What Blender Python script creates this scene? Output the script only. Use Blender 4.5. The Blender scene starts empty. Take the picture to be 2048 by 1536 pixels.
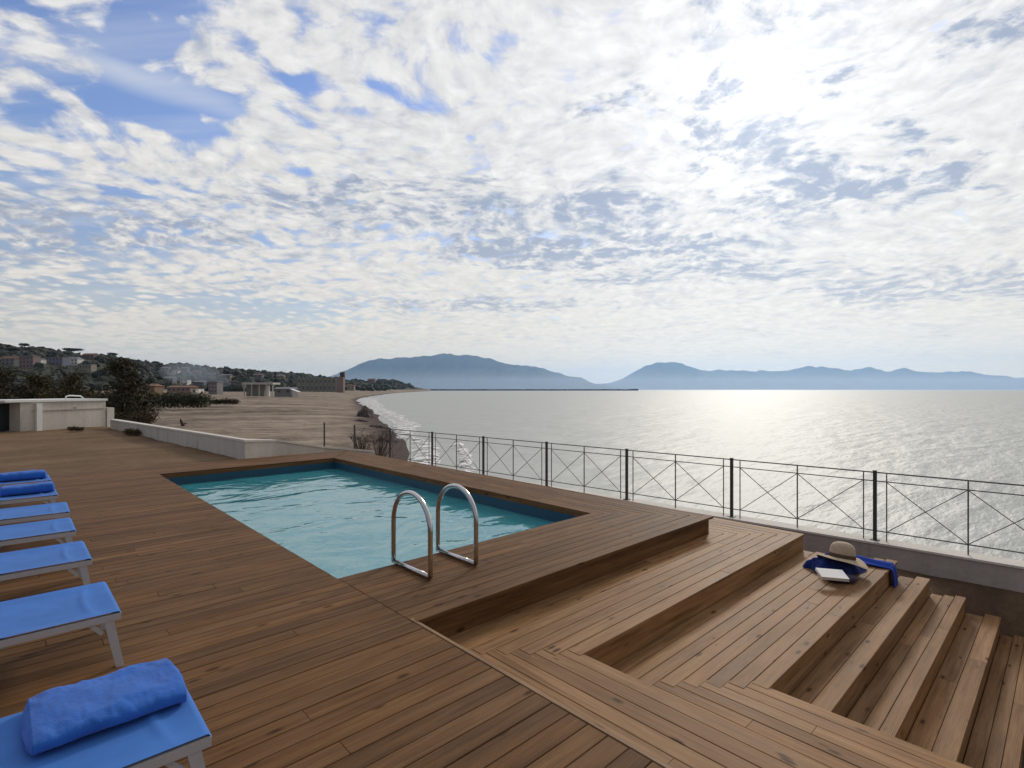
import bpy, bmesh, math, random
from mathutils import Vector, noise, Matrix
random.seed(11)
R = math.radians
sc = bpy.context.scene
COL = sc.collection
# ------------------------------------------------------------------ layout frame
# world X runs towards the sea fence, world Y along the pool; deck top is z = 0
F, CX, CY, HC = 1056.0, 1024.0, 779.0, 1.6
RX, RY = (0.728, -0.686), (0.686, 0.728)          # camera right / forward on the ground

def W(x, d, z=0.0):
    "point from metres right of / ahead of the camera"
    return Vector((x*RX[0] + d*RY[0], x*RX[1] + d*RY[1], z))

def AT(px, d, z=0.0):
    return W((px-CX)/F*d, d, z)

def lerp_tab(tab, x):
    if x <= tab[0][0]: return tab[0][1]
    for (x0, y0), (x1, y1) in zip(tab, tab[1:]):
        if x <= x1:
            return y0 + (y1-y0)*(x-x0)/(x1-x0)
    return tab[-1][1]

def sstep(t):
    t = max(0.0, min(1.0, t)); return t*t*(3-2*t)

# ------------------------------------------------------------------ node helpers
class NT:
    def __init__(s, tree):
        s.t = tree; s.n = tree.nodes; s.l = tree.links
    def new(s, typ, **kw):
        n = s.n.new(typ)
        for k, v in kw.items(): setattr(n, k, v)
        return n
    def put(s, sock, v):
        if isinstance(v, bpy.types.NodeSocket): s.l.new(v, sock)
        elif v is not None:
            if isinstance(v, tuple) and len(v) == 3 and sock.type == 'RGBA': v = (*v, 1.0)
            sock.default_value = v
    def math(s, op, a, b=None, c=None, clamp=False):
        n = s.new('ShaderNodeMath', operation=op, use_clamp=clamp)
        for i, v in enumerate((a, b, c)):
            if v is not None: s.put(n.inputs[i], v)
        return n.outputs[0]
    def vmath(s, op, a, b=None, scale=None):
        n = s.new('ShaderNodeVectorMath', operation=op)
        s.put(n.inputs[0], a)
        if b is not None: s.put(n.inputs[1], b)
        if scale is not None: s.put(n.inputs['Scale'], scale)
        return n.outputs['Value'] if op in ('DOT_PRODUCT', 'LENGTH', 'DISTANCE') else n.outputs[0]
    def mix(s, f, a, b, blend='MIX'):
        n = s.new('ShaderNodeMix', data_type='RGBA', blend_type=blend)
        s.put(n.inputs[0], f); s.put(n.inputs[6], a); s.put(n.inputs[7], b)
        return n.outputs[2]
    def smooth(s, x, lo, hi, a=0.0, b=1.0):
        n = s.new('ShaderNodeMapRange', interpolation_type='SMOOTHSTEP')
        s.put(n.inputs[0], x)
        for i, v in enumerate((lo, hi, a, b)): s.put(n.inputs[i+1], v)
        return n.outputs[0]
    def noise(s, vec, scale, detail=4, rough=0.55, dist=0.0, dim='3D'):
        n = s.new('ShaderNodeTexNoise', noise_dimensions=dim)
        s.put(n.inputs['Vector'], vec); s.put(n.inputs['Scale'], scale)
        s.put(n.inputs['Detail'], detail); s.put(n.inputs['Roughness'], rough); s.put(n.inputs['Distortion'], dist)
        return n.outputs[0]
    def mapping(s, vec, loc=(0, 0, 0), rot=(0, 0, 0), scale=(1, 1, 1)):
        n = s.new('ShaderNodeMapping')
        s.put(n.inputs[0], vec); n.inputs[1].default_value = loc; n.inputs[2].default_value = rot; n.inputs[3].default_value = scale
        return n.outputs[0]
    def ramp(s, x, stops):
        n = s.new('ShaderNodeValToRGB'); e = n.color_ramp.elements
        while len(e) < len(stops): e.new(0.5)
        for el, (p, c) in zip(e, stops):
            el.position = p; el.color = (*c, 1) if len(c) == 3 else c
        s.put(n.inputs[0], x); return n.outputs[0]
    def bump(s, h, strength=0.3, dist=0.01):
        n = s.new('ShaderNodeBump'); s.put(n.inputs['Strength'], strength); s.put(n.inputs['Distance'], dist)
        s.put(n.inputs['Height'], h); return n.outputs[0]

def material(name):
    m = bpy.data.materials.new(name); m.use_nodes = True
    t = NT(m.node_tree); b = m.node_tree.nodes['Principled BSDF']
    return m, t, b

def mottled(name, col, var=0.25, scale=3.0, rough=0.8, bump=0.3, bscale=None, spec=0.3, metallic=0.0, tint=None, detail=6, bdist=0.02):
    m, t, b = material(name)
    tc = t.new('ShaderNodeTexCoord').outputs['Object']
    n1 = t.noise(tc, scale, detail, 0.6)
    n2 = t.noise(tc, scale*7.3, 4, 0.6)
    f = t.math('ADD', t.math('MULTIPLY', n1, 0.65), t.math('MULTIPLY', n2, 0.35))
    lo = tuple(c*(1-var) for c in col); hi = tuple(min(1, c*(1+var)) for c in (tint or col))
    c = t.ramp(f, [(0.32, lo), (0.68, hi)])
    t.put(b.inputs['Base Color'], c)
    b.inputs['Roughness'].default_value = rough
    b.inputs['Specular IOR Level'].default_value = spec
    b.inputs['Metallic'].default_value = metallic
    if bump: t.put(b.inputs['Normal'], t.bump(t.noise(tc, bscale or scale*9, 5, 0.6), bump, bdist))
    return m

# ------------------------------------------------------------------ mesh helpers
class MB:
    def __init__(s):
        s.v = []; s.f = []; s.uv = []; s.r = []; s.has = False
    def face(s, idx, uv=None):
        s.f.append(tuple(idx)); s.uv.append(uv or [(0, 0)]*len(idx))
    def vert(s, p, r=0.0):
        s.v.append(tuple(p)); s.r.append(r); return len(s.v)-1
    def box(s, lo, hi, xf=None):
        pts = [(x, y, z) for x in (lo[0], hi[0]) for y in (lo[1], hi[1]) for z in (lo[2], hi[2])]
        if xf is not None: pts = [xf @ Vector(p) for p in pts]
        i = [s.vert(p) for p in pts]
        for q in ((0, 1, 3, 2), (4, 6, 7, 5), (0, 4, 5, 1), (2, 3, 7, 6), (0, 2, 6, 4), (1, 5, 7, 3)):
            s.face([i[k] for k in q])
    def bar(s, p, q, w, h=None, up=(0, 0, 1)):
        "rectangular bar from p to q"
        p, q = Vector(p), Vector(q); h = h or w
        d = (q-p).normalized(); u = Vector(up)
        if abs(d.dot(u)) > 0.98: u = Vector((1, 0, 0))
        a = d.cross(u).normalized(); b = a.cross(d)
        i = []
        for e in (p, q):
            for sa, sb in ((-1, -1), (1, -1), (1, 1), (-1, 1)):
                i.append(s.vert(e + a*sa*w/2 + b*sb*h/2))
        s.face(i[3::-1]); s.face(i[4:])
        for k in range(4):
            j = (k+1) % 4
            s.face((i[k], i[j], i[4+j], i[4+k]))
    def tube(s, pts, rad, n=12, caps=True):
        pts = [Vector(p) for p in pts]
        rads = rad if isinstance(rad, (list, tuple)) else [rad]*len(pts)
        up = None; rings = []
        for k, p in enumerate(pts):
            d = (pts[min(k+1, len(pts)-1)] - pts[max(k-1, 0)]).normalized()
            if up is None:
                up = Vector((0, 0, 1)) if abs(d.z) < 0.9 else Vector((1, 0, 0))
            a = d.cross(up).normalized(); up = a.cross(d).normalized()
            rings.append([s.vert(p + (a*math.cos(t) + up*math.sin(t))*rads[k]) for t in [2*math.pi*j/n for j in range(n)]])
        for r0, r1 in zip(rings, rings[1:]):
            for j in range(n):
                k = (j+1) % n
                s.face((r0[j], r0[k], r1[k], r1[j]))
        if caps:
            s.face(rings[0][::-1]); s.face(rings[-1])
    def grid(s, fn, nu, nv, flip=False):
        base = len(s.v)
        for i in range(nu+1):
            for j in range(nv+1):
                s.vert(fn(i/nu, j/nv))
        for i in range(nu):
            for j in range(nv):
                a = base + i*(nv+1)+j; q = (a, a+nv+1, a+nv+2, a+1)
                s.face(q[::-1] if flip else q, None)
    def lathe(s, prof, n=32, ctr=(0, 0, 0), fn=None):
        rings = []
        for k, (r, z) in enumerate(prof):
            ring = []
            for j in range(n):
                t = 2*math.pi*j/n
                p = Vector((ctr[0]+r*math.cos(t), ctr[1]+r*math.sin(t), ctr[2]+z))
                if fn: p = fn(p, t, r)
                ring.append(s.vert(p))
            rings.append(ring)
        for r0, r1 in zip(rings, rings[1:]):
            for j in range(n):
                k = (j+1) % n; s.face((r0[j], r0[k], r1[k], r1[j]))
    def prism(s, poly, z0, z1):
        "vertical prism; z1 may be a list of tops"
        n = len(poly); z1s = z1 if isinstance(z1, (list, tuple)) else [z1]*n
        lo = [s.vert((p[0], p[1], z0)) for p in poly]; hi = [s.vert((p[0], p[1], z)) for p, z in zip(poly, z1s)]
        s.face(lo[::-1]); s.face(hi)
        for k in range(n):
            j = (k+1) % n; s.face((lo[k], lo[j], hi[j], hi[k]))
    def plank(s, x0, x1, y0, y1, z, th=0.026, along='x', ch=0.003, end_ch=0.0):
        "one deck board with chamfered long edges; carries its own grain coordinates"
        r = random.random(); ou = random.uniform(0, 60); ov = random.uniform(0, 60)
        z += random.uniform(-0.0009, 0.0009)
        A, B = (x0, x1), (y0, y1)
        if along == 'y': A, B = (y0, y1), (x0, x1)
        prof = [(B[0], z-th), (B[0], z-ch), (B[0]+ch, z), (B[1]-ch, z), (B[1], z-ch), (B[1], z-th)]
        def P(a, b, zz): return (a, b, zz) if along == 'x' else (b, a, zz)
        i0 = [s.vert(P(A[0], b, zz), r) for b, zz in prof]
        i1 = [s.vert(P(A[1], b, zz), r) for b, zz in prof]
        U = lambda a: a+ou
        V = [ov + (b-B[0]) + (z-zz) for b, zz in prof]
        n = len(prof)
        for k in range(n):
            j = (k+1) % n
            q = (i0[k], i1[k], i1[j], i0[j]); uv = [(U(A[0]), V[k]), (U(A[1]), V[k]), (U(A[1]), V[j]), (U(A[0]), V[j])]
            if along == 'x': q = q[::-1]; uv = uv[::-1]
            s.face(q, uv)
        e0 = i0 if along == 'x' else i0[::-1]; e1 = i1[::-1] if along == 'x' else i1
        s.face(e0, [(ou, v) for v in V]); s.face(e1, [(ou, v) for v in V])
    def board(s, lo, hi, along='x'):
        "upright board (riser, fascia) with grain coordinates"
        r = random.random(); ou = random.uniform(0, 60); ov = random.uniform(0, 60)
        b0 = len(s.f); v0 = len(s.v); s.box(lo, hi)
        for k in range(v0, len(s.v)): s.r[k] = r
        ax = 0 if along == 'x' else 1
        for k in range(b0, len(s.f)):
            s.uv[k] = [(s.v[i][ax]+ou, s.v[i][2]+ov+s.v[i][1-ax]) for i in s.f[k]]
    def build(s, name, mat, parent=None, smooth=False, loc=None, fix=True):
        me = bpy.data.meshes.new(name)
        off = Vector(loc) if loc is not None else None
        vs = s.v if off is None else [tuple(Vector(p)-off) for p in s.v]
        me.from_pydata(vs, [], s.f); me.update()
        uvl = me.uv_layers.new(name='UVMap')
        uvl.data.foreach_set('uv', [c for f in s.uv for p in f for c in p])
        at = me.attributes.new('plank', 'FLOAT', 'POINT'); at.data.foreach_set('value', s.r)
        if fix:
            bm = bmesh.new(); bm.from_mesh(me); bmesh.ops.recalc_face_normals(bm, faces=bm.faces); bm.to_mesh(me); bm.free()
        for mm in (mat if isinstance(mat, (list, tuple)) else [mat]): me.materials.append(mm)
        if smooth: me.polygons.foreach_set('use_smooth', [True]*len(me.polygons))
        o = bpy.data.objects.new(name, me); COL.objects.link(o)
        if off is not None: o.location = off
        if parent is not None: o.parent = parent
        return o

def tag(o, label=None, cat=None, group=None, kind=None):
    if label: o['label'] = label
    if cat: o['category'] = cat
    if group: o['group'] = group
    if kind: o['kind'] = kind
    return o

def thing(name, label, cat, loc=(0, 0, 0), rotz=0, group=None):
    o = bpy.data.objects.new(name, None); COL.objects.link(o)
    o.empty_display_size = 0.2
    o.location = loc; o.rotation_euler = (0, 0, rotz)
    return tag(o, label, cat, group)

def copy_tree(o, parent=None):
    c = o.copy(); COL.objects.link(c)
    if parent is not None: c.parent = parent
    for ch in list(o.children): copy_tree(ch, c)
    return c

def nz(x, y, z=0.0, s=1.0, o=3):
    return noise.fractal(Vector((x*s, y*s, z*s)), 1.0, 2.0, o)

# ------------------------------------------------------------------ materials
def wood_material(name, dark, mid, light, rough=0.5):
    m, t, b = material(name)
    uv = t.new('ShaderNodeTexCoord').outputs['UV']
    pr = t.new('ShaderNodeAttribute', attribute_name='plank').outputs['Fac']
    g1 = t.noise(t.mapping(uv, scale=(1.1, 26, 1)), 1.0, 6, 0.62, 0.6)
    g2 = t.noise(t.mapping(uv, scale=(5, 170, 1)), 1.0, 3, 0.6)
    g3 = t.noise(t.mapping(uv, scale=(0.9, 3.0, 1)), 1.0, 4, 0.6)
    f = t.math('ADD', t.math('MULTIPLY', g1, 0.55), t.math('MULTIPLY', g3, 0.45))
    base = t.ramp(f, [(0.34, dark), (0.5, mid), (0.66, light)])
    tone = t.ramp(pr, [(0.0, (0.80, 0.77, 0.75)), (0.35, (0.95, 0.92, 0.87)), (0.6, (1.02, 1.0, 0.97)), (0.85, (1.13, 1.06, 0.9)), (1.0, (1.08, 1.02, 0.98))])
    c = t.mix(1.0, base, tone, 'MULTIPLY')
    fine = t.ramp(g2, [(0.3, (0.78, 0.78, 0.78)), (0.6, (1.06, 1.06, 1.06))])
    c = t.mix(0.8, c, fine, 'MULTIPLY')
    # knots: sparse dark eyes
    vor = t.new('ShaderNodeTexVoronoi', feature='F1')
    t.put(vor.inputs['Vector'], t.mapping(uv, scale=(3.4, 9.0, 1))); vor.inputs['Scale'].default_value = 1.0
    vd = t.math('ADD', vor.outputs['Distance'], t.math('MULTIPLY', t.math('SUBTRACT', t.noise(uv, 90, 2), 0.5), 0.08))
    sep = t.new('ShaderNodeSeparateColor'); t.put(sep.inputs[0], vor.outputs['Color'])
    pick = t.smooth(sep.outputs[0], 0.30, 0.38)
    k = t.math('MULTIPLY', t.smooth(vd, 0.21, 0.07), pick)
    c = t.mix(t.math('MULTIPLY', k, 0.85), c, (0.040, 0.015, 0.005))
    t.put(b.inputs['Base Color'], c)
    t.put(b.inputs['Roughness'], t.math('ADD', rough, t.math('MULTIPLY', t.math('SUBTRACT', g1, 0.5), 0.3)))
    b.inputs['Specular IOR Level'].default_value = 0.09
    sx = t.new('ShaderNodeSeparateXYZ'); t.put(sx.inputs[0], uv)
    rib = t.math('SINE', t.math('MULTIPLY', sx.outputs[1], 2*math.pi*95))
    h = t.math('ADD', t.math('MULTIPLY', rib, 0.35), t.math('ADD', g2, g1))
    t.put(b.inputs['Normal'], t.bump(h, 0.35, 0.0022))
    return m

M = {}
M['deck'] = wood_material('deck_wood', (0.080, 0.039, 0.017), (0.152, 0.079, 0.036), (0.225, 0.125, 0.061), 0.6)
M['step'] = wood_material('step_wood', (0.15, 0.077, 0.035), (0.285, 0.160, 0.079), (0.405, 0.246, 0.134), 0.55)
M['under'] = mottled('deck_underside', (0.14, 0.08, 0.045), 0.3, 2.0, 0.9, 0)
M['trim'] = wood_material('trim_wood', (0.22, 0.13, 0.075), (0.36, 0.23, 0.135), (0.48, 0.33, 0.20))
M['concrete'] = mottled('wall_concrete', (0.45, 0.39, 0.35), 0.2, 0.9, 0.85, 0.35, 14)
M['concrete_cap'] = mottled('cap_concrete', (0.66, 0.61, 0.55), 0.14, 1.2, 0.8, 0.3, 18)
M['white_wall'] = mottled('whitewash', (0.60, 0.56, 0.51), 0.16, 0.55, 0.85, 0.3, 9)
M['iron'] = mottled('railing_paint', (0.06, 0.056, 0.055), 0.2, 8, 0.5, 0.1, 60)
M['iron_light'] = mottled('railing_bar_paint', (0.15, 0.14, 0.135), 0.2, 8, 0.5, 0.1, 60)
M['frame'] = mottled('lounger_aluminium', (0.47, 0.445, 0.47), 0.08, 6, 0.42, 0.05, 60)
def m_plaster(name, col):
    m, t, b = material(name)
    tc = t.new('ShaderNodeTexCoord').outputs['Object']
    n1 = t.noise(tc, 0.8, 6, 0.62); st = t.noise(t.mapping(tc, scale=(3.2, 3.2, 0.35)), 1.0, 5, 0.65); n2 = t.noise(tc, 14, 4, 0.6)
    f = t.math('ADD', t.math('MULTIPLY', n1, 0.4), t.math('ADD', t.math('MULTIPLY', st, 0.45), t.math('MULTIPLY', n2, 0.15)))
    t.put(b.inputs['Base Color'], t.ramp(f, [(0.34, tuple(x*k for x, k in zip(col, (0.50, 0.46, 0.40)))), (0.45, tuple(x*0.85 for x in col)), (0.6, col)]))
    b.inputs['Roughness'].default_value = 0.9; b.inputs['Specular IOR Level'].default_value = 0.15
    t.put(b.inputs['Normal'], t.bump(t.math('ADD', n2, t.math('MULTIPLY', n1, 2.0)), 0.4, 0.02))
    return m
M['white_wall'] = m_plaster('stained_whitewash', (0.62, 0.57, 0.51))
M['concrete'] = m_plaster('stained_concrete', (0.46, 0.40, 0.36))
M['white'] = mottled('white_paint', (0.74, 0.73, 0.70), 0.08, 2, 0.6, 0.1)

def m_steel():
    m, t, b = material('polished_steel')
    b.inputs['Base Color'].default_value = (0.60, 0.58, 0.57, 1); b.inputs['Metallic'].default_value = 1.0
    tc = t.new('ShaderNodeTexCoord').outputs['Object']
    t.put(b.inputs['Roughness'], t.math('ADD', 0.10, t.math('MULTIPLY', t.noise(tc, 40, 3), 0.14)))
    return m
M['steel'] = m_steel()

def m_fabric(name, col, scale=380.0, rough=0.75, sheen=0.2):
    m, t, b = material(name)
    tc = t.new('ShaderNodeTexCoord').outputs['Object']
    wv = t.new('ShaderNodeTexChecker'); t.put(wv.inputs[0], tc); wv.inputs['Scale'].default_value = scale
    n = t.noise(tc, 2.6, 4, 0.6)
    c = t.ramp(n, [(0.3, tuple(x*0.86 for x in col)), (0.7, tuple(min(1, x*1.12) for x in col))])
    t.put(b.inputs['Base Color'], c)
    b.inputs['Roughness'].default_value = rough; b.inputs['Specular IOR Level'].default_value = 0.25
    b.inputs['Sheen Weight'].default_value = sheen
    t.put(b.inputs['Normal'], t.bump(t.math('ADD', wv.outputs['Fac'], t.math('MULTIPLY', t.noise(tc, 5, 3), 6)), 0.25, 0.0012))
    return m
M['sling'] = m_fabric('blue_sling', (0.045, 0.175, 0.54), sheen=0.06)

def m_terry(name, col):
    m, t, b = material(name)
    tc = t.new('ShaderNodeTexCoord').outputs['Object']
    n = t.noise(tc, 9, 5, 0.65); n2 = t.noise(tc, 210, 3, 0.7)
    c = t.ramp(t.math('ADD', t.math('MULTIPLY', n, 0.6), t.math('MULTIPLY', n2, 0.4)), [(0.3, tuple(x*0.72 for x in col)), (0.7, tuple(min(1, x*1.2) for x in col))])
    t.put(b.inputs['Base Color'], c)
    b.inputs['Roughness'].default_value = 0.95; b.inputs['Specular IOR Level'].default_value = 0.1
    b.inputs['Sheen Weight'].default_value = 0.18; b.inputs['Sheen Roughness'].default_value = 0.5
    t.put(b.inputs['Normal'], t.bump(t.math('ADD', n2, t.math('MULTIPLY', n, 3.0)), 0.6, 0.006))
    return m
M['towel'] = m_terry('blue_towel', (0.034, 0.145, 0.54))
M['cloth_dark'] = m_terry('navy_cloth', (0.012, 0.03, 0.17))
M['towel_small'] = m_terry('cobalt_towel', (0.03, 0.08, 0.46))
M['straw'] = mottled('straw', (0.47, 0.36, 0.25), 0.2, 30, 0.85, 0.5, 220, bdist=0.002)
M['straw_band'] = mottled('hat_band', (0.10, 0.06, 0.04), 0.2, 30, 0.8, 0.2, 200)
M['paper'] = mottled('book_paper', (0.80, 0.78, 0.73), 0.04, 10, 0.7, 0)
M['pages'] = mottled('page_edges', (0.62, 0.58, 0.50), 0.1, 60, 0.8, 0.2, 300)
M['pouch'] = mottled('dark_pouch', (0.05, 0.03, 0.06), 0.3, 20, 0.6, 0.3, 120)

def m_sand(name, c0, c1, c2, big=0.12, fine=4.0, bump=0.5, bd=0.06):
    m, t, b = material(name)
    tc = t.new('ShaderNodeTexCoord').outputs['Object']
    n1 = t.noise(tc, big, 6, 0.62); n2 = t.noise(tc, fine, 5, 0.65); n3 = t.noise(t.mapping(tc, rot=(0, 0, R(40)), scale=(0.25, 1.6, 1)), big*2.2, 5, 0.6)
    f = t.math('ADD', t.math('MULTIPLY', n1, 0.4), t.math('ADD', t.math('MULTIPLY', n2, 0.22), t.math('MULTIPLY', n3, 0.38)))
    t.put(b.inputs['Base Color'], t.ramp(f, [(0.36, c0), (0.5, c1), (0.63, c2)]))
    b.inputs['Roughness'].default_value = 0.95; b.inputs['Specular IOR Level'].default_value = 0.1
    t.put(b.inputs['Normal'], t.bump(t.math('ADD', n2, t.math('MULTIPLY', n3, 1.5)), bump, bd))
    return m
M['sand'] = m_sand('terrace_sand', (0.105, 0.066, 0.038), (0.165, 0.107, 0.063), (0.225, 0.152, 0.094), 0.3, 5.0)
M['soil'] = m_sand('brown_soil', (0.07, 0.045, 0.03), (0.11, 0.07, 0.045), (0.17, 0.115, 0.07), 0.8, 9.0)
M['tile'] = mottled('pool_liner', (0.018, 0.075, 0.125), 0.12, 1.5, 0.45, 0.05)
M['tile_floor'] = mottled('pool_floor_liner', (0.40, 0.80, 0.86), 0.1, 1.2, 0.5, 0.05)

def m_terrain():
    m, t, b = material('coast_ground')
    geo = t.new('ShaderNodeNewGeometry').outputs['Position']
    sx = t.new('ShaderNodeSeparateXYZ'); t.put(sx.inputs[0], geo); z = sx.outputs[2]
    n1 = t.noise(geo, 0.05, 6, 0.62); n2 = t.noise(geo, 0.5, 6, 0.65)
    n3 = t.noise(t.mapping(geo, rot=(0, 0, R(25)), scale=(0.12, 0.9, 1)), 0.22, 6, 0.62)
    f = t.math('ADD', t.math('MULTIPLY', n1, 0.25), t.math('ADD', t.math('MULTIPLY', n2, 0.3), t.math('MULTIPLY', n3, 0.45)))
    sand = t.ramp(f, [(0.39, (0.10, 0.075, 0.057)), (0.47, (0.215, 0.166, 0.126)), (0.57, (0.36, 0.29, 0.225))])
    wet = t.mix(t.smooth(t.math('ADD', z, t.math('MULTIPLY', n2, 0.6)), -2.55, -3.2), sand, (0.085, 0.06, 0.05))
    land = t.ramp(t.math('ADD', t.math('MULTIPLY', n1, 0.6), t.math('MULTIPLY', n2, 0.4)), [(0.38, (0.035, 0.04, 0.022)), (0.5, (0.07, 0.06, 0.035)), (0.62, (0.14, 0.115, 0.08))])
    c = t.mix(t.smooth(t.math('ADD', z, t.math('MULTIPLY', t.math('SUBTRACT', n1, 0.5), 3.0)), 0.3, 2.2), wet, land)
    t.put(b.inputs['Base Color'], c)
    b.inputs['Roughness'].default_value = 0.95; b.inputs['Specular IOR Level'].default_value = 0.12
    t.put(b.inputs['Normal'], t.bump(t.math('ADD', n2, t.math('MULTIPLY', n3, 1.3)), 0.7, 0.5))
    return m
M['terrain'] = m_terrain()
M['mountain'] = mottled('mountain_rock', (0.055, 0.06, 0.05), 0.4, 0.0016, 0.95, 0, spec=0.0)
M['breakwater'] = mottled('breakwater_rock', (0.05, 0.047, 0.045), 0.3, 0.3, 0.9, 0.6, 0.8)

def m_leaf(name, col, tint, scale=0.8):
    m, t, b = material(name)
    tc = t.new('ShaderNodeTexCoord').outputs['Object']
    n1 = t.noise(tc, scale, 3, 0.6); n2 = t.noise(tc, scale*9, 2, 0.6)
    f = t.math('ADD', t.math('MULTIPLY', n1, 0.55), t.math('MULTIPLY', n2, 0.45))
    t.put(b.inputs['Base Color'], t.ramp(f, [(0.36, tuple(x*0.6 for x in col)), (0.5, col), (0.64, tint)]))
    b.inputs['Roughness'].default_value = 0.7; b.inputs['Specular IOR Level'].default_value = 0.2
    return m
M['leaf_dark'] = m_leaf('dark_foliage', (0.045, 0.042, 0.022), (0.085, 0.065, 0.035))
M['leaf_olive'] = m_leaf('olive_foliage', (0.062, 0.055, 0.022), (0.12, 0.09, 0.04))
M['leaf_hedge'] = m_leaf('hedge_foliage', (0.055, 0.06, 0.025), (0.10, 0.095, 0.04))
M['leaf_far'] = m_leaf('far_foliage', (0.035, 0.04, 0.026), (0.075, 0.068, 0.045), 0.05)
M['leaf_dry'] = m_leaf('dry_weeds', (0.07, 0.045, 0.025), (0.13, 0.09, 0.05), 3)
M['twig'] = mottled('bare_twigs', (0.10, 0.075, 0.065), 0.3, 6, 0.9, 0)
M['bark'] = mottled('bark', (0.07, 0.05, 0.035), 0.35, 4, 0.9, 0.6, 20)
M['rock'] = mottled('dark_rock', (0.11, 0.085, 0.08), 0.4, 1.5, 0.9, 0.7, 6, bdist=0.1)
M['gate_green'] = mottled('dark_green_metal', (0.018, 0.03, 0.032), 0.15, 2, 0.5, 0.05)

# ------------------------------------------------------------------ deck
E = [3.163, 2.333, 1.43, 1.165, 0.87, 0.582, 0.29]          # front edges of the levels
Z = [0.0, -0.226, -0.432, -0.64, -0.848, -1.056, -1.264]
RIGHT0 = [5.44, 6.43, 7.22, 7.69, 7.96, 8.17, 8.34]         # sea end at the back of each level
RIGHT1 = [6.43, 7.28, 7.64, 7.94, 8.18, 8.41, 8.62]         # sea end at its front
TRIM, PB0, PB1, PA0, PA1, SB, DA = 2.025, 1.99, 5.44, 4.30, 11.80, 6.43, 13.1
ARM2, ARM3 = 2.872, 3.76
PITCH, GAP = 0.1165, 0.0036

deck = MB()
def run(mb, x0, x1, y0, y1, z, along, jit=True, seg=(3.8, 6.5)):
    "fill a strip with boards of random length"
    if along == 'x': a0, a1 = x0, x1
    else: a0, a1 = y0, y1
    p = a0
    first = True
    while p < a1 - 0.02:
        L = random.uniform(*seg)*(random.uniform(0.3, 1) if first else 1); first = False
        q = min(a1, p+L)
        if a1 - q < 0.5: q = a1
        if along == 'x': mb.plank(p+0.0015, q-0.0015, y0, y1, z, along='x')
        else: mb.plank(x0, x1, p+0.0015, q-0.0015, z, along='y')
        p = q

y = -4.0
nb = 0
while y < DA - 0.02:
    y1 = y + PITCH - GAP
    if y < E[0]-0.02 and y1 > E[0]-0.004: pass
    xl = -7.0
    if y < PA0 - 0.02 and y1 < PA0 + 0.02 or y > PA1 - 0.02:
        if y1 < E[0]-0.01: run(deck, xl, TRIM-0.027, y, y1, 0.0, 'x')
        elif y > PA1 - 0.03:
            # far strip, mitred into the sea strip
            t = (y - PA1)/(DA-PA1); run(deck, xl, PB1 + t*(SB-PB1) - 0.004, y, y1, 0.0, 'x')
        else:
            t = max(0, min(1, (PA0 - (y+y1)/2)/(PA0-E[0])))
            run(deck, xl, TRIM-0.03, y, y1, 0.0, 'x')
            run(deck, TRIM-0.027, PB1 + t*(SB-PB1) - 0.004, y, y1, 0.0, 'x', seg=(3.5, 6))
    else:
        run(deck, xl, PB0, y, y1, 0.0, 'x')
    y += PITCH
x = PB1
while x < SB - 0.02:
    x1 = min(x + PITCH - GAP, SB)
    t = ((x+x1)/2 - PB1)/(SB-PB1)
    run(deck, x, x1, PA0 - t*(PA0-E[0]) - (PITCH*0.6 if t < 0.92 else 0), PA1 + t*(DA-PA1) + (PITCH*0.6 if t < 0.92 else 0), -0.003, 'y')
    x += PITCH
TR = MB(); TR.board((TRIM-0.024, -4.0, -0.05), (TRIM, E[0]-0.004, 0.004), 'y')
# edge boards of the opening and of the outer rim
deck.board((PB0-0.03, PA0, -0.085), (PB0-0.004, PA1, -0.027), 'y')
deck.board((PB1+0.004, PA0, -0.085), (PB1+0.03, PA1, -0.027), 'y')
deck.board((PB0, PA1+0.004, -0.085), (PB1, PA1+0.03, -0.027), 'x')
deck.board((PB0, PA0-0.03, -0.085), (PB1, PA0-0.004, -0.027), 'x')
deck.board((SB-0.03, E[0]+0.03, -0.222), (SB-0.004, DA, -0.027), 'y')
deck.board((-7, DA-0.028, -0.16), (SB-0.04, DA-0.004, -0.027), 'x')
deck.board((TRIM-0.034, -4.0, -0.222), (TRIM-0.006, E[0]-0.03, -0.052), 'y')
deck.board((TRIM, E[0], -0.1265), (SB-0.02, E[0]+0.024, -0.027), 'x')
deck.board((TRIM, E[0]+0.0006, -0.25), (SB-0.02, E[0]+0.0246, -0.1275), 'x')
# the timber carcass below the boards, in pieces that leave the pool free
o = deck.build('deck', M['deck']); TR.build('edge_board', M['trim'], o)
tag(o, 'brown timber deck of long boards around the swimming pool', 'deck', kind='structure')
car = MB()
car.box((-7, -4, -0.16), (TRIM-0.036, PA0-0.035, -0.034)); car.box((-7, PA0-0.035, -0.16), (PB0-0.034, DA-0.03, -0.034))
car.box((TRIM-0.036, E[0]+0.03, -0.22), (SB-0.035, PA0-0.035, -0.034)); car.box((PB1+0.034, PA0-0.035, -0.22), (SB-0.035, DA-0.03, -0.034))
car.box((PB0-0.034, PA1+0.034, -0.16), (PB1+0.034, DA-0.03, -0.034))
car.build('deck_joists', M['under'], o)

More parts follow.
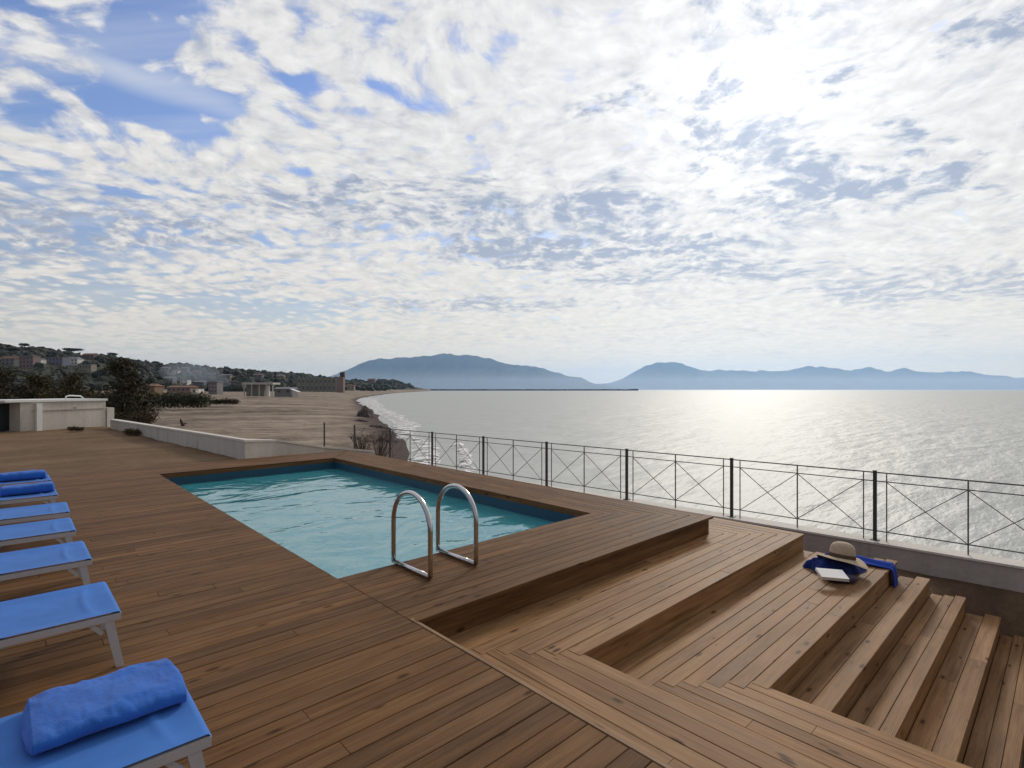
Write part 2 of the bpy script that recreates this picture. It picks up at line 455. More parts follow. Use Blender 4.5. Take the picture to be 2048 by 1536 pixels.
# ------------------------------------------------------------------ stairs
st = thing('wooden_stairs', 'broad brown timber steps with knotty boards going down from the pool deck', 'stairs', (TRIM, E[6], -1.5))
OFF = Vector((TRIM, E[6], -1.5))
def step_part(k):
    mb = MB()
    yb, yf, z = E[k-1], E[k], Z[k]
    n = max(2, round((yb-yf)/PITCH)); w = (yb-yf-0.004)/n
    if k in (1, 2):
        xl0 = TRIM if k == 1 else ARM2; xl1 = ARM2 if k == 1 else ARM3
    else:
        xl0 = xl1 = ARM3
    for i in range(n):
        y0 = yf - 0.012 + i*w if i else yf - 0.014; y1 = yf - 0.012 + (i+1)*w - (GAP if i < n-1 else -0.010)
        t = (yb - (y0+y1)/2)/(yb-yf)
        xa = xl0 + t*(xl1-xl0) + (0.004 if k > 2 else 0.0)
        xb = RIGHT0[k] + t*(RIGHT1[k]-RIGHT0[k]) + random.uniform(-0.012, 0.012)
        run(mb, xa, xb, y0, y1, z, 'x', seg=(3.2, 6))
    # boards of the flank that turns the corner and runs back beside the deck
    if k in (1, 2):
        m = round((xl1-xl0)/PITCH); ww = (xl1-xl0-0.002)/m
        for i in range(m):
            x0 = xl0 + i*ww + (0.004 if i == 0 else 0); x1 = xl0 + (i+1)*ww - GAP
            t = ((x0+x1)/2 - xl0)/(xl1-xl0)
            run(mb, x0, x1, -4.0, yb - t*(yb-yf) + PITCH*0.56, z-0.003, 'y', seg=(2.5, 5))
        mb.board((xl1-0.034, -4.0, Z[k+1]+0.003), (xl1-0.008, yf-0.02, z-0.027), 'y')
    # riser below the front edge
    zb = Z[k+1] if k+1 < len(Z) else -1.5
    zm = (z-0.027+zb)/2
    mb.board((xl1-0.004, yf, zm+0.0005), (RIGHT1[k]-0.03, yf+0.022, z-0.027), 'x')
    mb.board((xl1-0.004, yf+0.0006, zb-0.03), (RIGHT1[k]-0.03, yf+0.0226, zm-0.0005), 'x')
    # sea-side end boards follow the slanted end
    p0, p1 = Vector((RIGHT0[k]-0.03, yb, 0)), Vector((RIGHT1[k]-0.03, yf+0.03, 0))
    mb.bar((p0.x-0.03, p0.y, z-0.09), (p1.x-0.03, p1.y, z-0.09), 0.022, 0.12)
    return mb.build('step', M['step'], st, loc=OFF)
for k in range(1, 7): o = step_part(k); o.location = (0, 0, 0)
mb = MB()
# flank of the second level beyond the deck corner, along the sea strip
m = 7; ww = (7.28-SB)/m
for i in range(m):
    x0 = SB+0.004 + i*ww; x1 = SB + (i+1)*ww - GAP; t = ((x0+x1)/2-SB)/(7.28-SB)
    run(mb, x0, x1, E[0] - t*(E[0]-E[1]) - PITCH*0.56, DA, Z[1]-0.003, 'y')
mb.board((7.24, E[1]+0.05, -0.9), (7.264, DA, Z[1]-0.027), 'y')
mb.build('side_walk', M['step'], st, loc=OFF).location = (0, 0, 0)
mb = MB()
mb.box((ARM3+0.0, -4, -1.49), (ARM3-0.04, E[1], Z[2]-0.03)); mb.box((ARM2-0.04, -4, -1.49), (ARM2-0.036, E[1], Z[2]-0.03))
for k in range(1, 7):
    x0 = [TRIM, ARM2, ARM3, ARM3, ARM3, ARM3][k-1]
    mb.prism([(x0+0.002, E[k-1]-0.004), (x0+0.002, E[k]+0.026), (RIGHT1[k]-0.08, E[k]+0.026), (RIGHT0[k]-0.08, E[k-1]-0.004)], -1.49, Z[k]-0.03)
mb.box((TRIM, -4, -1.49), (ARM2-0.045, E[1], Z[1]-0.03)); mb.box((ARM2-0.033, -4, -1.485), (ARM3-0.045, E[2], Z[2]-0.03))
mb.box((SB, E[0]+0.05, -1.49), (7.235, DA, Z[1]-0.03))
mb.build('stair_carcass', M['under'], st, loc=OFF).location = (0, 0, 0)

# ------------------------------------------------------------------ swimming pool
pl = thing('swimming_pool', 'rectangular sunken swimming pool with rippled turquoise water in the timber deck', 'swimming pool', (PB0, PA0, -1.6))
PO = Vector((PB0, PA0, -1.6))
mb = MB()
a, b_, c, d = PB0-0.002, PB1+0.002, PA0-0.002, PA1+0.002
zt, zb = -0.088, -1.15
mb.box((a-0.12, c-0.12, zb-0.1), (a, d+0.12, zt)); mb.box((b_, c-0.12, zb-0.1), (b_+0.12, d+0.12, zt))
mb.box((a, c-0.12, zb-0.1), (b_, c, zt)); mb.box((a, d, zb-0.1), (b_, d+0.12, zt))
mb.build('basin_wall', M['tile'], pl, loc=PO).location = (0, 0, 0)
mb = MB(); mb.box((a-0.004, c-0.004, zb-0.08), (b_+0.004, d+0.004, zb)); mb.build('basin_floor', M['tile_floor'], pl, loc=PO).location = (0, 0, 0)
def m_pool():
    m = bpy.data.materials.new('pool_water'); m.use_nodes = True
    t = NT(m.node_tree); t.n.remove(t.n['Principled BSDF']); out = t.n['Material Output']
    tc = t.new('ShaderNodeTexCoord').outputs['Object']
    h = t.math('ADD', t.noise(t.mapping(tc, rot=(0, 0, R(20)), scale=(1.0, 1.5, 1)), 0.9, 2, 0.45, 0.9), t.math('MULTIPLY', t.noise(tc, 4.2, 3, 0.5, 0.5), 0.16))
    bm = t.bump(h, 0.7, 0.08)
    fr = t.new('ShaderNodeFresnel'); fr.inputs[0].default_value = 1.95; t.put(fr.inputs['Normal'], bm)
    gl = t.new('ShaderNodeBsdfGlossy'); gl.inputs['Roughness'].default_value = 0.015; t.put(gl.inputs['Normal'], bm)
    tr = t.new('ShaderNodeBsdfTransparent'); tr.inputs[0].default_value = (0.85, 0.97, 1.0, 1)
    mx = t.new('ShaderNodeMixShader'); t.put(mx.inputs[0], t.math('ADD', 0.10, t.math('MULTIPLY', fr.outputs[0], 0.90)))
    df = t.new('ShaderNodeBsdfDiffuse'); df.inputs[0].default_value = (0.15, 0.76, 0.88, 1); body = t.new('ShaderNodeMixShader'); body.inputs[0].default_value = 0.42; t.l.new(tr.outputs[0], body.inputs[1]); t.l.new(df.outputs[0], body.inputs[2])
    t.l.new(body.outputs[0], mx.inputs[1]); t.l.new(gl.outputs[0], mx.inputs[2]); t.l.new(mx.outputs[0], out.inputs['Surface'])
    return m
M['pool_water'] = m_pool()
mb = MB()
v = [mb.vert(p) for p in ((a, c, -0.235), (b_, c, -0.235), (b_, d, -0.235), (a, d, -0.235))]; mb.face(v)
mb.build('water_surface', M['pool_water'], pl, loc=PO).location = (0, 0, 0)

# ------------------------------------------------------------------ pool ladder
ld = thing('pool_ladder', 'polished steel pool ladder with two arched handrails on the deck edge', 'pool ladder', (2.78, 4.0, 0))
for bx in (2.54, 3.035):
    x = bx-2.78; y0, y1 = -0.305, 0.285; rr = (y1-y0)/2; zc = 0.395
    mb = MB()
    pts = [(x, y0, 0.022)] + [(x, y0, 0.1+0.1*i) for i in range(3)] + [(x, y0+rr-rr*math.cos(math.pi*i/22), zc+rr*math.sin(math.pi*i/22)) for i in range(23)] + [(x, y1, 0.3-0.1*i) for i in range(3)] + [(x, y1, 0.022)]
    mb.tube(pts, 0.0215, 16)
    h = mb.build('handrail', M['steel'], ld, smooth=True)
    mb = MB(); mb.tube([(x, y0-0.0, 0.0235), (x, y1+0.0, 0.0235)], 0.0205, 14); mb.build('foot_bar', M['steel'], h, smooth=True)
    mb = MB(); mb.tube([(x, y1+0.03, -0.05), (x, y1+0.03, -1.0)], 0.02, 12); mb.tube([(x, y1-0.0, -0.012), (x, y1+0.03, -0.06)], 0.02, 12)
    mb.build('lower_tube', M['steel'], ld, smooth=True)
for i in range(3):
    mb = MB(); mb.box((2.56-2.78, 0.275, -0.42-0.25*i), (3.015-2.78, 0.355, -0.395-0.25*i)); mb.build('rung', M['steel'], ld)

# ------------------------------------------------------------------ sea wall and railing
def fb(a): return 8.93 - 0.063*(a-1.93)
WT = -0.545
mb = MB()
ys = [-8, -4, 0, 4, 8, 12, 16, 19.2]
for y0, y1 in zip(ys, ys[1:]):
    mb.prism([(fb(y0)-0.13, y0), (fb(y0)+0.15, y0), (fb(y1)+0.15, y1), (fb(y1)-0.13, y1)], -5.0, WT-0.03)
sw = mb.build('sea_wall', M['concrete'])
tag(sw, 'low grey concrete wall carrying the metal railing along the sea', 'wall')
mb = MB()
for y0, y1 in zip(ys, ys[1:]):
    mb.prism([(fb(y0)-0.15, y0+0.002), (fb(y0)+0.17, y0+0.002), (fb(y1)+0.17, y1-0.002), (fb(y1)-0.15, y1-0.002)], WT-0.028, WT)
mb.build('wall_cap', M['concrete_cap'], sw)
rl = thing('metal_railing', 'thin dark metal railing with crossed braces standing on the concrete sea wall', 'railing', (fb(1.93), 1.93, WT))
RO = Vector((fb(1.93), 1.93, WT))
def FP(a, z): return Vector((fb(a), a, z))
SP = 2.01
for k in range(-2, 9):
    a0 = 1.93 + SP*k
    mb = MB(); mb.bar(FP(a0, WT), FP(a0, 0.44), 0.042, 0.042, up=(0, 1, 0))
    mb.bar(FP(a0, WT+0.001), FP(a0, WT+0.012), 0.10, 0.10, up=(0, 1, 0))
    mb.bar(FP(a0, 0.44), FP(a0, 0.448), 0.05, 0.05, up=(0, 1, 0))
    mb.build('post', M['iron'], rl, loc=RO).location = (0, 0, 0)
    if k < 6:
        a1 = a0+SP; s0, s1, sm = a0+0.137, a1-0.137, (a0+a1)/2
        mb = MB()
        for zz, w in ((0.420, 0.018), (0.298, 0.014), (-0.41, 0.015)): mb.bar(FP(a0+0.021, zz), FP(a1-0.021, zz), 0.014, w)
        for s in (s0, s1): mb.bar(FP(s, WT), FP(s, 0.409), 0.013, 0.013)
        mb.bar(FP(sm, WT), FP(sm, 0.409), 0.016, 0.016)
        pn = mb.build('panel', M['iron_light'], rl, loc=RO); pn.location = (0, 0, 0)
        mb = MB(); dx = Vector((0.012, 0, 0))
        for p, q in ((s0, sm), (sm, s1)):
            mb.bar(FP(p+0.01, 0.288)+dx, FP(q-0.01, -0.40)+dx, 0.008, 0.010); mb.bar(FP(p+0.01, -0.40)-dx, FP(q-0.01, 0.288)-dx, 0.008, 0.010)
        mb.build('cross_brace', M['iron_light'], pn, loc=RO).location = (0, 0, 0)

# ground between the steps and the sea wall, and below the steps
mb = MB()
tipx = [(E[k], RIGHT1[k]) for k in range(6, -1, -1)]; tipz = [(E[k], Z[k]) for k in range(6, -1, -1)]
def low_ground(u, v):
    a = -8 + u*21.3; b0 = 1.9; b1 = fb(a)-0.12
    tx = lerp_tab([(-4, 9.0-0.4)]+tipx, a); tz = lerp_tab([(-2, -1.5)]+tipz, a)
    b = b0 + (b1-b0)*v
    zt_ = min(-0.86, tz-0.24) if a < 3 else -0.9
    zz = -1.56 if b < tx-0.35 and a < 3 else zt_
    w = sstep((b-(tx-0.1))/max(0.1, b1-tx+0.1))
    if b >= tx-0.35 and a < 3: zz = zt_ + (-0.86 - zt_)*w
    if a < 3 and b > tx-0.1: zz += 0.02*nz(a, b, 0, 3)
    return (b, a, zz)
mb.grid(low_ground, 160, 90)
o = mb.build('lower_ground', M['soil'], smooth=True); tag(o, 'bare brown soil beside the wooden steps', 'ground', kind='structure')

# ------------------------------------------------------------------ sandy terrace and white wall
WP = [(28.4, 3.1, 0.32), (13.3, 3.95, 0.43), (13.75, 4.72, 0.35), (14.25, 6.2, 0.03), (14.6, 7.9, -0.25)]   # along, across, top
mb = MB()
def bw(a): return lerp_tab([(13.3, 3.95), (28.4, 3.1), (34, 2.6)], a)
def terr(u, v):
    a = 13.07 + u*17.5; b1 = bw(a); b = b1 - (1-v)**1.6*32.0
    h = 0.05*nz(a, b, 1, 0.35) + 0.018*nz(a, b, 5, 1.7)
    return (b, a, -0.05 + h*min(1, (a-13.07)/1.2))
mb.grid(terr, 90, 110)
mb.box((-30, -12, -0.6), (-7.01, 13.06, -0.06))
v = [mb.vert(p) for p in ((3.9, 13.08, -0.07), (6.5, 13.08, -0.3), (6.6, 14.4, -0.3), (4.7, 13.8, -0.07))]; mb.face(v)
o = mb.build('terrace_ground', M['sand'], smooth=True); tag(o, 'brown sandy ground beyond the deck', 'ground', kind='structure')
mb = MB()
P2 = [Vector((b, a)) for a, b, z in WP]
def offs(i, s):
    ds = []
    if i > 0: ds.append((P2[i]-P2[i-1]).normalized())
    if i < len(P2)-1: ds.append((P2[i+1]-P2[i]).normalized())
    d = sum(ds, Vector((0, 0))).normalized()
    return P2[i] + Vector((-d.y, d.x))*s
for i in range(len(WP)-1):
    poly = [offs(i, 0.1), offs(i, -0.1), offs(i+1, -0.1), offs(i+1, 0.1)]
    mb.prism([tuple(p) for p in poly], -2.8, [WP[i][2]-0.05, WP[i][2]-0.05, WP[i+1][2]-0.05, WP[i+1][2]-0.05])
bw_ = mb.build('boundary_wall', M['white_wall']); tag(bw_, 'low pale boundary wall between the sandy terrace and the beach', 'wall')
mb = MB()
for i in range(len(WP)-1):
    poly = [offs(i, 0.125), offs(i, -0.125), offs(i+1, -0.125), offs(i+1, 0.125)]
    n = len(mb.v)
    lo = [mb.vert((p.x, p.y, z)) for p, z in zip(poly, (WP[i][2]-0.048,)*2 + (WP[i+1][2]-0.048,)*2)]
    hi = [mb.vert((p.x, p.y, z)) for p, z in zip(poly, (WP[i][2],)*2 + (WP[i+1][2],)*2)]
    mb.face(lo[::-1]); mb.face(hi)
    for k in range(4): mb.face((lo[k], lo[(k+1) % 4], hi[(k+1) % 4], hi[k]))
mb.build('wall_cap', M['concrete_cap'], bw_)

# white pump house and dark gate
A_, B_ = AT(40, 20.5), AT(213, 23.8)
dirv = (B_-A_); dirv.z = 0; Lh = dirv.length; rot = math.atan2(dirv.y, dirv.x)
hut = thing('pump_house', 'low flat-roofed white masonry pump house at the end of the sandy terrace', 'hut', (A_.x, A_.y, -0.06), rot)
mb = MB(); mb.box((0.02, 0.02, -0.5), (Lh-0.02, 2.3, 1.16)); mb.build('wall', M['white_wall'], hut)
mb = MB(); mb.box((-0.52, -0.05, 1.163), (Lh+0.02, 2.4, 1.25)); mb.build('roof', M['white'], hut)
mb = MB(); mb.box((0.52, -0.10, -0.2), (0.72, 0.018, 1.10)); mb.build('pilaster', M['white'], hut)
mb = MB(); mb.box((Lh*0.12, -0.015, 0.80), (Lh*0.97, 0.018, 0.83)); mb.box((Lh*0.6, -0.02, 0.86), (Lh*0.62, 0.017, 0.92)); mb.build('ledge', M['concrete'], hut)
mb = MB(); mb.box((Lh+0.022, 0.0, -0.4), (Lh+0.36, 0.5, 0.84)); mb.build('end_pier', M['white_wall'], hut)
mb = MB(); mb.tube([(Lh*0.62, 0.6, 1.25), (Lh*0.62, 0.6, 1.36), (Lh*0.66, 0.6, 1.40), (Lh*0.8, 0.6, 1.37), (Lh*0.84, 0.6, 1.25)], 0.03, 8); mb.build('pipe', M['white'], hut, smooth=True)
g0 = AT(33, 20.9)
gt = thing('metal_gate', 'dark green metal gate panel at the left end of the pump house', 'gate', (g0.x, g0.y, -0.06), rot)
mb = MB()
for i in range(12): mb.box((-3.4+i*0.28, 0.0, 0.04), (-3.4+i*0.28+0.272, 0.025, 1.10))
mb.build('board_panel', M['gate_green'], gt)
mb = MB(); mb.box((-3.45, -0.02, 0.0), (-3.402, 0.05, 1.16)); mb.box((-0.038, -0.02, 0.0), (0.03, 0.05, 1.14)); mb.box((-3.4, 0.026, 0.2), (-0.04, 0.05, 0.26)); mb.box((-3.4, 0.026, 0.9), (-0.04, 0.05, 0.96)); mb.build('gate_frame', M['gate_green'], gt)

# ------------------------------------------------------------------ coast terrain
ZS = -3.6
SHORE = [(8, -2.0), (15, -3.6), (25, -5.0), (43, -8.6), (60, -13.3), (83, -20.2), (119, -31.4), (160, -45), (211, -61.7), (261, -77), (320, -92), (392, -106), (560, -137), (784, -174), (1100, -212), (1500, -250), (2100, -318), (2700, -389)]
ZIN = [(10, -2.4), (60, -2.25), (100, -1.85), (200, -0.95), (300, -0.2), (600, 0.3), (3000, 1.0)]
DR = [(-800, 420), (0, 520), (300, 620), (600, 900), (690, 1080), (780, 1200), (882, 1500)]
YR = [(-1500, 660), (-500, 675), (0, 694), (45, 700), (90, 700), (130, 707), (180, 712), (220, 716), (260, 720), (300, 726), (360, 733), (420, 738), (500, 744), (560, 746), (620, 752), (690, 762), (760, 763), (820, 766), (855, 770), (880, 778), (900, 783)]
def terrain_z(X, D):
    px = CX + F*X/D
    xs = lerp_tab(SHORE, D); t = xs - X
    t += 2.0*nz(X, D, 2, 0.03)*min(1, D/80) if t > -20 else 0
    zi = lerp_tab(ZIN, D)
    if t < 0: z = ZS - 0.10*min(-t, 40)
    else:
        z = ZS + (zi-ZS)*(1-math.exp(-t/13.0))
        z += (0.22*nz(X, D, 0, 0.09) + 0.10*nz(X, D, 3, 0.4))*min(1, t/8)
    dr = lerp_tab(DR, px); ds = dr*0.5
    if D > ds and t > 0:
        zr = (CY - lerp_tab(YR, px))/F*dr + HC - 5.0
        s = sstep((D-ds)/(dr-ds)) if D < dr else max(0.0, 1-(D-dr)/(dr*1.0))
        k = min(1, t/30)
        z += (max(zr, zi+0.5)-zi)*s*k + 3.5*nz(X, D, 7, 0.013)*s*k
    return z
mb = MB()
NP, ND = 230, 130
def terr2(u, v):
    px = -1500 + 2440*u; D = 12*(2200/12)**v
    X = (px-CX)/F*D
    return W(X, D, terrain_z(X, D))
mb.grid(terr2, NP, ND)
o = mb.build('terrain', M['terrain'], smooth=True); tag(o, 'sandy beach rising to a wooded hillside', 'terrain', kind='structure')

# ------------------------------------------------------------------ sea
def m_sea():
    m, t, b = material('sea_water')
    geo = t.new('ShaderNodeNewGeometry').outputs['Position']
    w1 = t.noise(t.mapping(geo, rot=(0, 0, R(43)), scale=(0.5, 1.2, 1)), 0.16, 3, 0.5, 0.1)
    w2 = t.noise(t.mapping(geo, rot=(0, 0, R(43)), scale=(0.42, 1.5, 1)), 0.62, 4, 0.55, 0.1)
    w3 = t.noise(t.mapping(geo, rot=(0, 0, R(43)), scale=(0.5, 1.4, 1)), 2.8, 3, 0.55)
    h = t.math('ADD', t.math('MULTIPLY', w1, 3.0), t.math('ADD', t.math('MULTIPLY', w2, 1.25), t.math('MULTIPLY', w3, 0.11)))
    b.inputs['Base Color'].default_value = (0.37, 0.38, 0.35, 1)
    b.inputs['Roughness'].default_value = 0.60; b.inputs['IOR'].default_value = 1.8
    t.put(b.inputs['Normal'], t.bump(h, 1.0, 0.19))
    return m
M['sea'] = m_sea()
mb = MB()
SEA = 20500.0
# one sheet out to the horizon; its landward rim lies below the beach
xs_ = [-SEA, -8000, -2500, -900, -300, -100, -30, 0, 30, 100, 300, 900, 2500, 8000, SEA]
mb.grid(lambda u, v: (-SEA+2*SEA*u, -SEA+2*SEA*v, ZS), 60, 60)
o = mb.build('sea', M['sea']); tag(o, 'silver grey sea', 'sea', kind='structure')

# surf along the shore: thin lumpy ribbons of foam
def m_foam():
    m, t, b = material('foam')
    geo = t.new('ShaderNodeNewGeometry').outputs['Position']
    n = t.math('ADD', t.math('MULTIPLY', t.noise(geo, 0.9, 5, 0.65), 0.6), t.math('MULTIPLY', t.noise(geo, 5.0, 3, 0.6), 0.4))
    b.inputs['Base Color'].default_value = (0.86, 0.84, 0.82, 1); b.inputs['Roughness'].default_value = 0.8
    t.put(b.inputs['Alpha'], t.smooth(n, 0.44, 0.56))
    return m
M['foam'] = m_foam()
mb = MB()
def ribbon(D0, D1, off0, off1, width, seed, n=120):
    def fn(u, v):
        D = D0*(D1/D0)**u
        c = lerp_tab(SHORE, D) + off0 + (off1-off0)*u + 1.3*nz(D, seed, 0, 0.07) + 0.6*nz(D, seed, 4, 0.3)
        w = width*(0.6 + 0.8*abs(nz(D, seed+9, 0, 0.05)))*(1+0.5*u)
        s = (v-0.5)*w
        return W(c+s, D, ZS + 0.03 + 0.16*math.sin(math.pi*v))
    mb.grid(fn, n, 6)
ribbon(18, 75, 1.2, 1.6, 2.2, 1); ribbon(22, 50, 3.6, 4.4, 1.0, 2); ribbon(60, 150, 2.0, 3.0, 3.6, 3); ribbon(150, 300, 3, 6, 8.0, 4)
o = mb.build('surf', M['foam'], smooth=True); tag(o, 'white surf breaking along the beach', 'surf', kind='stuff')

# breakwater
mb = MB()
random.seed(5)
n = 150
for i in range(n):
    x0 = -380 + 965*i/n; x1 = -380 + 965*(i+1)/n; D = 2450 + 6*math.sin(i*0.3)
    h = 5.6 + 1.6*random.random()
    p = [W(x0, D, 0), W(x1, D, 0)]
    mb.prism([tuple(W(x0, D-9)[:2]), tuple(W(x1, D-9)[:2]), tuple(W(x1, D+9)[:2]), tuple(W(x0, D+9)[:2])], ZS-3, ZS+h+ (1.5 if i > n-6 else 0))
o = mb.build('breakwater', M['breakwater']); tag(o, 'long low dark breakwater lying across the bay', 'breakwater')

# ------------------------------------------------------------------ mountains
RIDGE_A = [(560, 778), (620, 765), (660, 752), (690, 742), (712, 730), (733, 722), (755, 718), (776, 717), (800, 714), (819, 715), (845, 711), (866, 710), (893, 706), (910, 708), (924, 710), (940, 710), (959, 712), (975, 716), (991, 722), (1010, 726), (1026, 729), (1045, 730), (1069, 732), (1090, 738), (1108, 744), (1135, 750), (1162, 756), (1178, 763), (1195, 768), (1215, 779)]
RIDGE_B = [(1150, 779), (1190, 768), (1215, 766), (1237, 762), (1255, 751), (1275, 739), (1290, 732), (1304, 728), (1320, 725), (1333, 724), (1350, 724), (1366, 727), (1382, 733), (1399, 740), (1420, 741), (1448, 740), (1475, 740), (1490, 741), (1506, 745), (1523, 740), (1550, 742), (1573, 741), (1590, 737), (1606, 734), (1625, 733), (1647, 733), (1668, 736), (1689, 740), (1705, 740), (1725, 736), (1742, 735), (1755, 738), (1767, 742), (1785, 742), (1796, 741), (1802, 737), (1807, 735), (1813, 737), (1821, 741), (1840, 743), (1862, 744), (1900, 744), (1937, 742), (1958, 747), (1978, 754), (2000, 757), (2011, 758), (2030, 757), (2048, 755), (2120, 750), (2240, 756), (2400, 752), (2600, 764), (2800, 779)]
def mountain(tab, D, depth, name, label):
    mb = MB(); p0, p1 = tab[0][0], tab[-1][0]; n = int((p1-p0)/4)
    def fn(u, v):
        px = p0 + (p1-p0)*u; zr = (CY-lerp_tab(tab, px))/F*D
        X = (px-CX)/F*D
        s = v*2
        if s <= 1: f = s**0.85; d = D - depth*(1-s)
        else: f = 1-(s-1)**1.2; d = D + depth*(s-1)
        g = nz(X*0.0016, d*0.0006, 1, 1.0, 5)*zr*0.26*math.sin(math.pi*min(1, s))
        g += abs(nz(X*0.0025, d*0.0008, 3, 1.0, 4))*zr*-0.30*math.sin(math.pi*min(1, s))
        z = zr*f + g
        if abs(s-1) < 1e-6: z = zr + 42*nz(X*0.0035, 3, 1, 1.0, 5)
        return W(X, d, z + ZS - 4 + 4*min(1, f*4))
    mb.grid(fn, n, 28)
    o = mb.build(name, M['mountain'], smooth=True); tag(o, label, 'mountain', kind='structure')
mountain(RIDGE_A, 12000, 2200, 'mountain', 'broad flat-topped blue mountain across the bay')
mountain(RIDGE_B, 15000, 2600, 'mountain', 'long jagged blue mountain range beyond the open sea')

# ------------------------------------------------------------------ sun loungers
random.seed(21)
LW, LL, LH = 0.66, 1.95, 0.315
def make_lounger(label):
    root = thing('sun_lounger', label, 'sun lounger', group='blue sun loungers lined up on the deck')
    xb = -1.22
    f = MB()
    for y in (0.014, LW-0.014):
        f.bar((0.0, y, LH-0.026), (xb-0.02, y, LH-0.026), 0.026, 0.036); f.bar((xb-0.024, y, LH-0.036), (-LL, y, LH-0.036), 0.024, 0.044)
    f.bar((-0.016, 0.0275, LH-0.026), (-0.016, LW-0.0275, LH-0.026), 0.03, 0.034)
    f.bar((-LL+0.016, 0.027, LH-0.036), (-LL+0.016, LW-0.027, LH-0.036), 0.03, 0.04)
    for x in (-0.5, -1.0, -1.5): f.bar((x, 0.028, LH-0.05), (x, LW-0.028, LH-0.05), 0.024, 0.02)
    f.build('frame', M['frame'], root)
    for x, sx in ((-0.055, 0.05), (-LL+0.10, -0.04)):
        for y, sy in ((0.018, -0.012), (LW-0.018, 0.012)):
            l = MB(); top = LH-0.0445
            i = []
            for z, dx, dy, wx, wy in ((top, 0, 0, 0.046, 0.028), (0.0, sx, sy, 0.038, 0.024)):
                for ax, ay in ((-1, -1), (1, -1), (1, 1), (-1, 1)):
                    i.append(l.vert((x+dx+ax*wx/2, y+dy+ay*wy/2, z)))
            l.face(i[3::-1]); l.face(i[4:])
            for k in range(4):
                j = (k+1) % 4; l.face((i[k], i[j], i[4+j], i[4+k]))
            lg = l.build('leg', M['frame'], root)
            b = MB(); s = -1 if x > -1 else 1
            b.bar((x+s*0.028, y, top-0.065), (x+s*0.085, y, top+0.002), 0.012, 0.022); b.build('leg_brace', M['frame'], lg)
    sl = MB()
    def fab(u, v):
        x = 0.004 + (xb-0.004)*u; y = 0.004 + (LW-0.008)*v
        e = min(1, min(v, 1-v)*8)*min(1, u*14)
        z = LH + 0.004 - 0.014*e*math.sin(math.pi*v)**0.5 + 0.004*nz(x, y, 1, 5)*e
        z += 0.010*math.exp(-((x+0.115+0.03*math.sin(y*5))/0.016)**2)*math.sin(math.pi*v)     # seam fold near the foot
        if u == 0: z -= 0.018
        return (x, y, z)
    sl.grid(fab, 90, 26)
    o = sl.build('sling', M['sling'], root, smooth=True)
    bk = MB()
    c, sn = math.cos(R(34)), math.sin(R(34))
    def bfab(u, v):
        q = 0.02 + 0.72*u; y = 0.03 + (LW-0.06)*v
        return (xb - q*c, y, LH + 0.02 + q*sn - 0.012*math.sin(math.pi*v))
    bk.grid(bfab, 24, 14); br = bk.build('backrest', M['sling'], root, smooth=True)
    fr = MB()
    for y in (0.024, LW-0.024): fr.bar((xb-0.0, y, LH-0.005), (xb-0.76*c, y, LH-0.005+0.76*sn), 0.024, 0.024)
    fr.bar((xb-0.75*c, 0.037, LH-0.006+0.75*sn), (xb-0.75*c, LW-0.037, LH-0.006+0.75*sn), 0.024, 0.024)
    for y in (0.10, LW-0.10): fr.bar((xb-0.45*c, y, LH-0.01+0.45*sn), (xb-0.62, y, LH-0.03), 0.016, 0.016)
    fr.build('backrest_frame', M['frame'], br)
    return root
LPOS = [(2.20, 0.535), (3.78, 0.45), (5.10, 0.43), (6.23, 0.41), (7.22, 0.425), (8.48, 0.39), (9.9, 0.385)]
LLAB = ['blue sling sun lounger nearest the camera, with the large light blue towel lying on it',
        'empty blue sun lounger directly beyond the one with the large light blue towel',
        'empty blue sun lounger in the row, second beyond the lounger with the large towel',
        'empty blue sun lounger at the middle of the row of seven',
        'empty blue sun lounger just in front of the two far loungers that carry rolled towels',
        'blue sun lounger with a rolled towel, next to last of the row',
        'blue sun lounger with a rolled towel, last of the row beside the sandy ground']
proto = None
for (a, b), lab in zip(LPOS, LLAB):
    o = make_lounger(lab) if proto is None else copy_tree(proto)
    if proto is None: proto = o
    o.location = (b, a, 0.0); o['label'] = lab
    o.rotation_euler = (0, 0, R(random.uniform(-1.2, 1.2)))

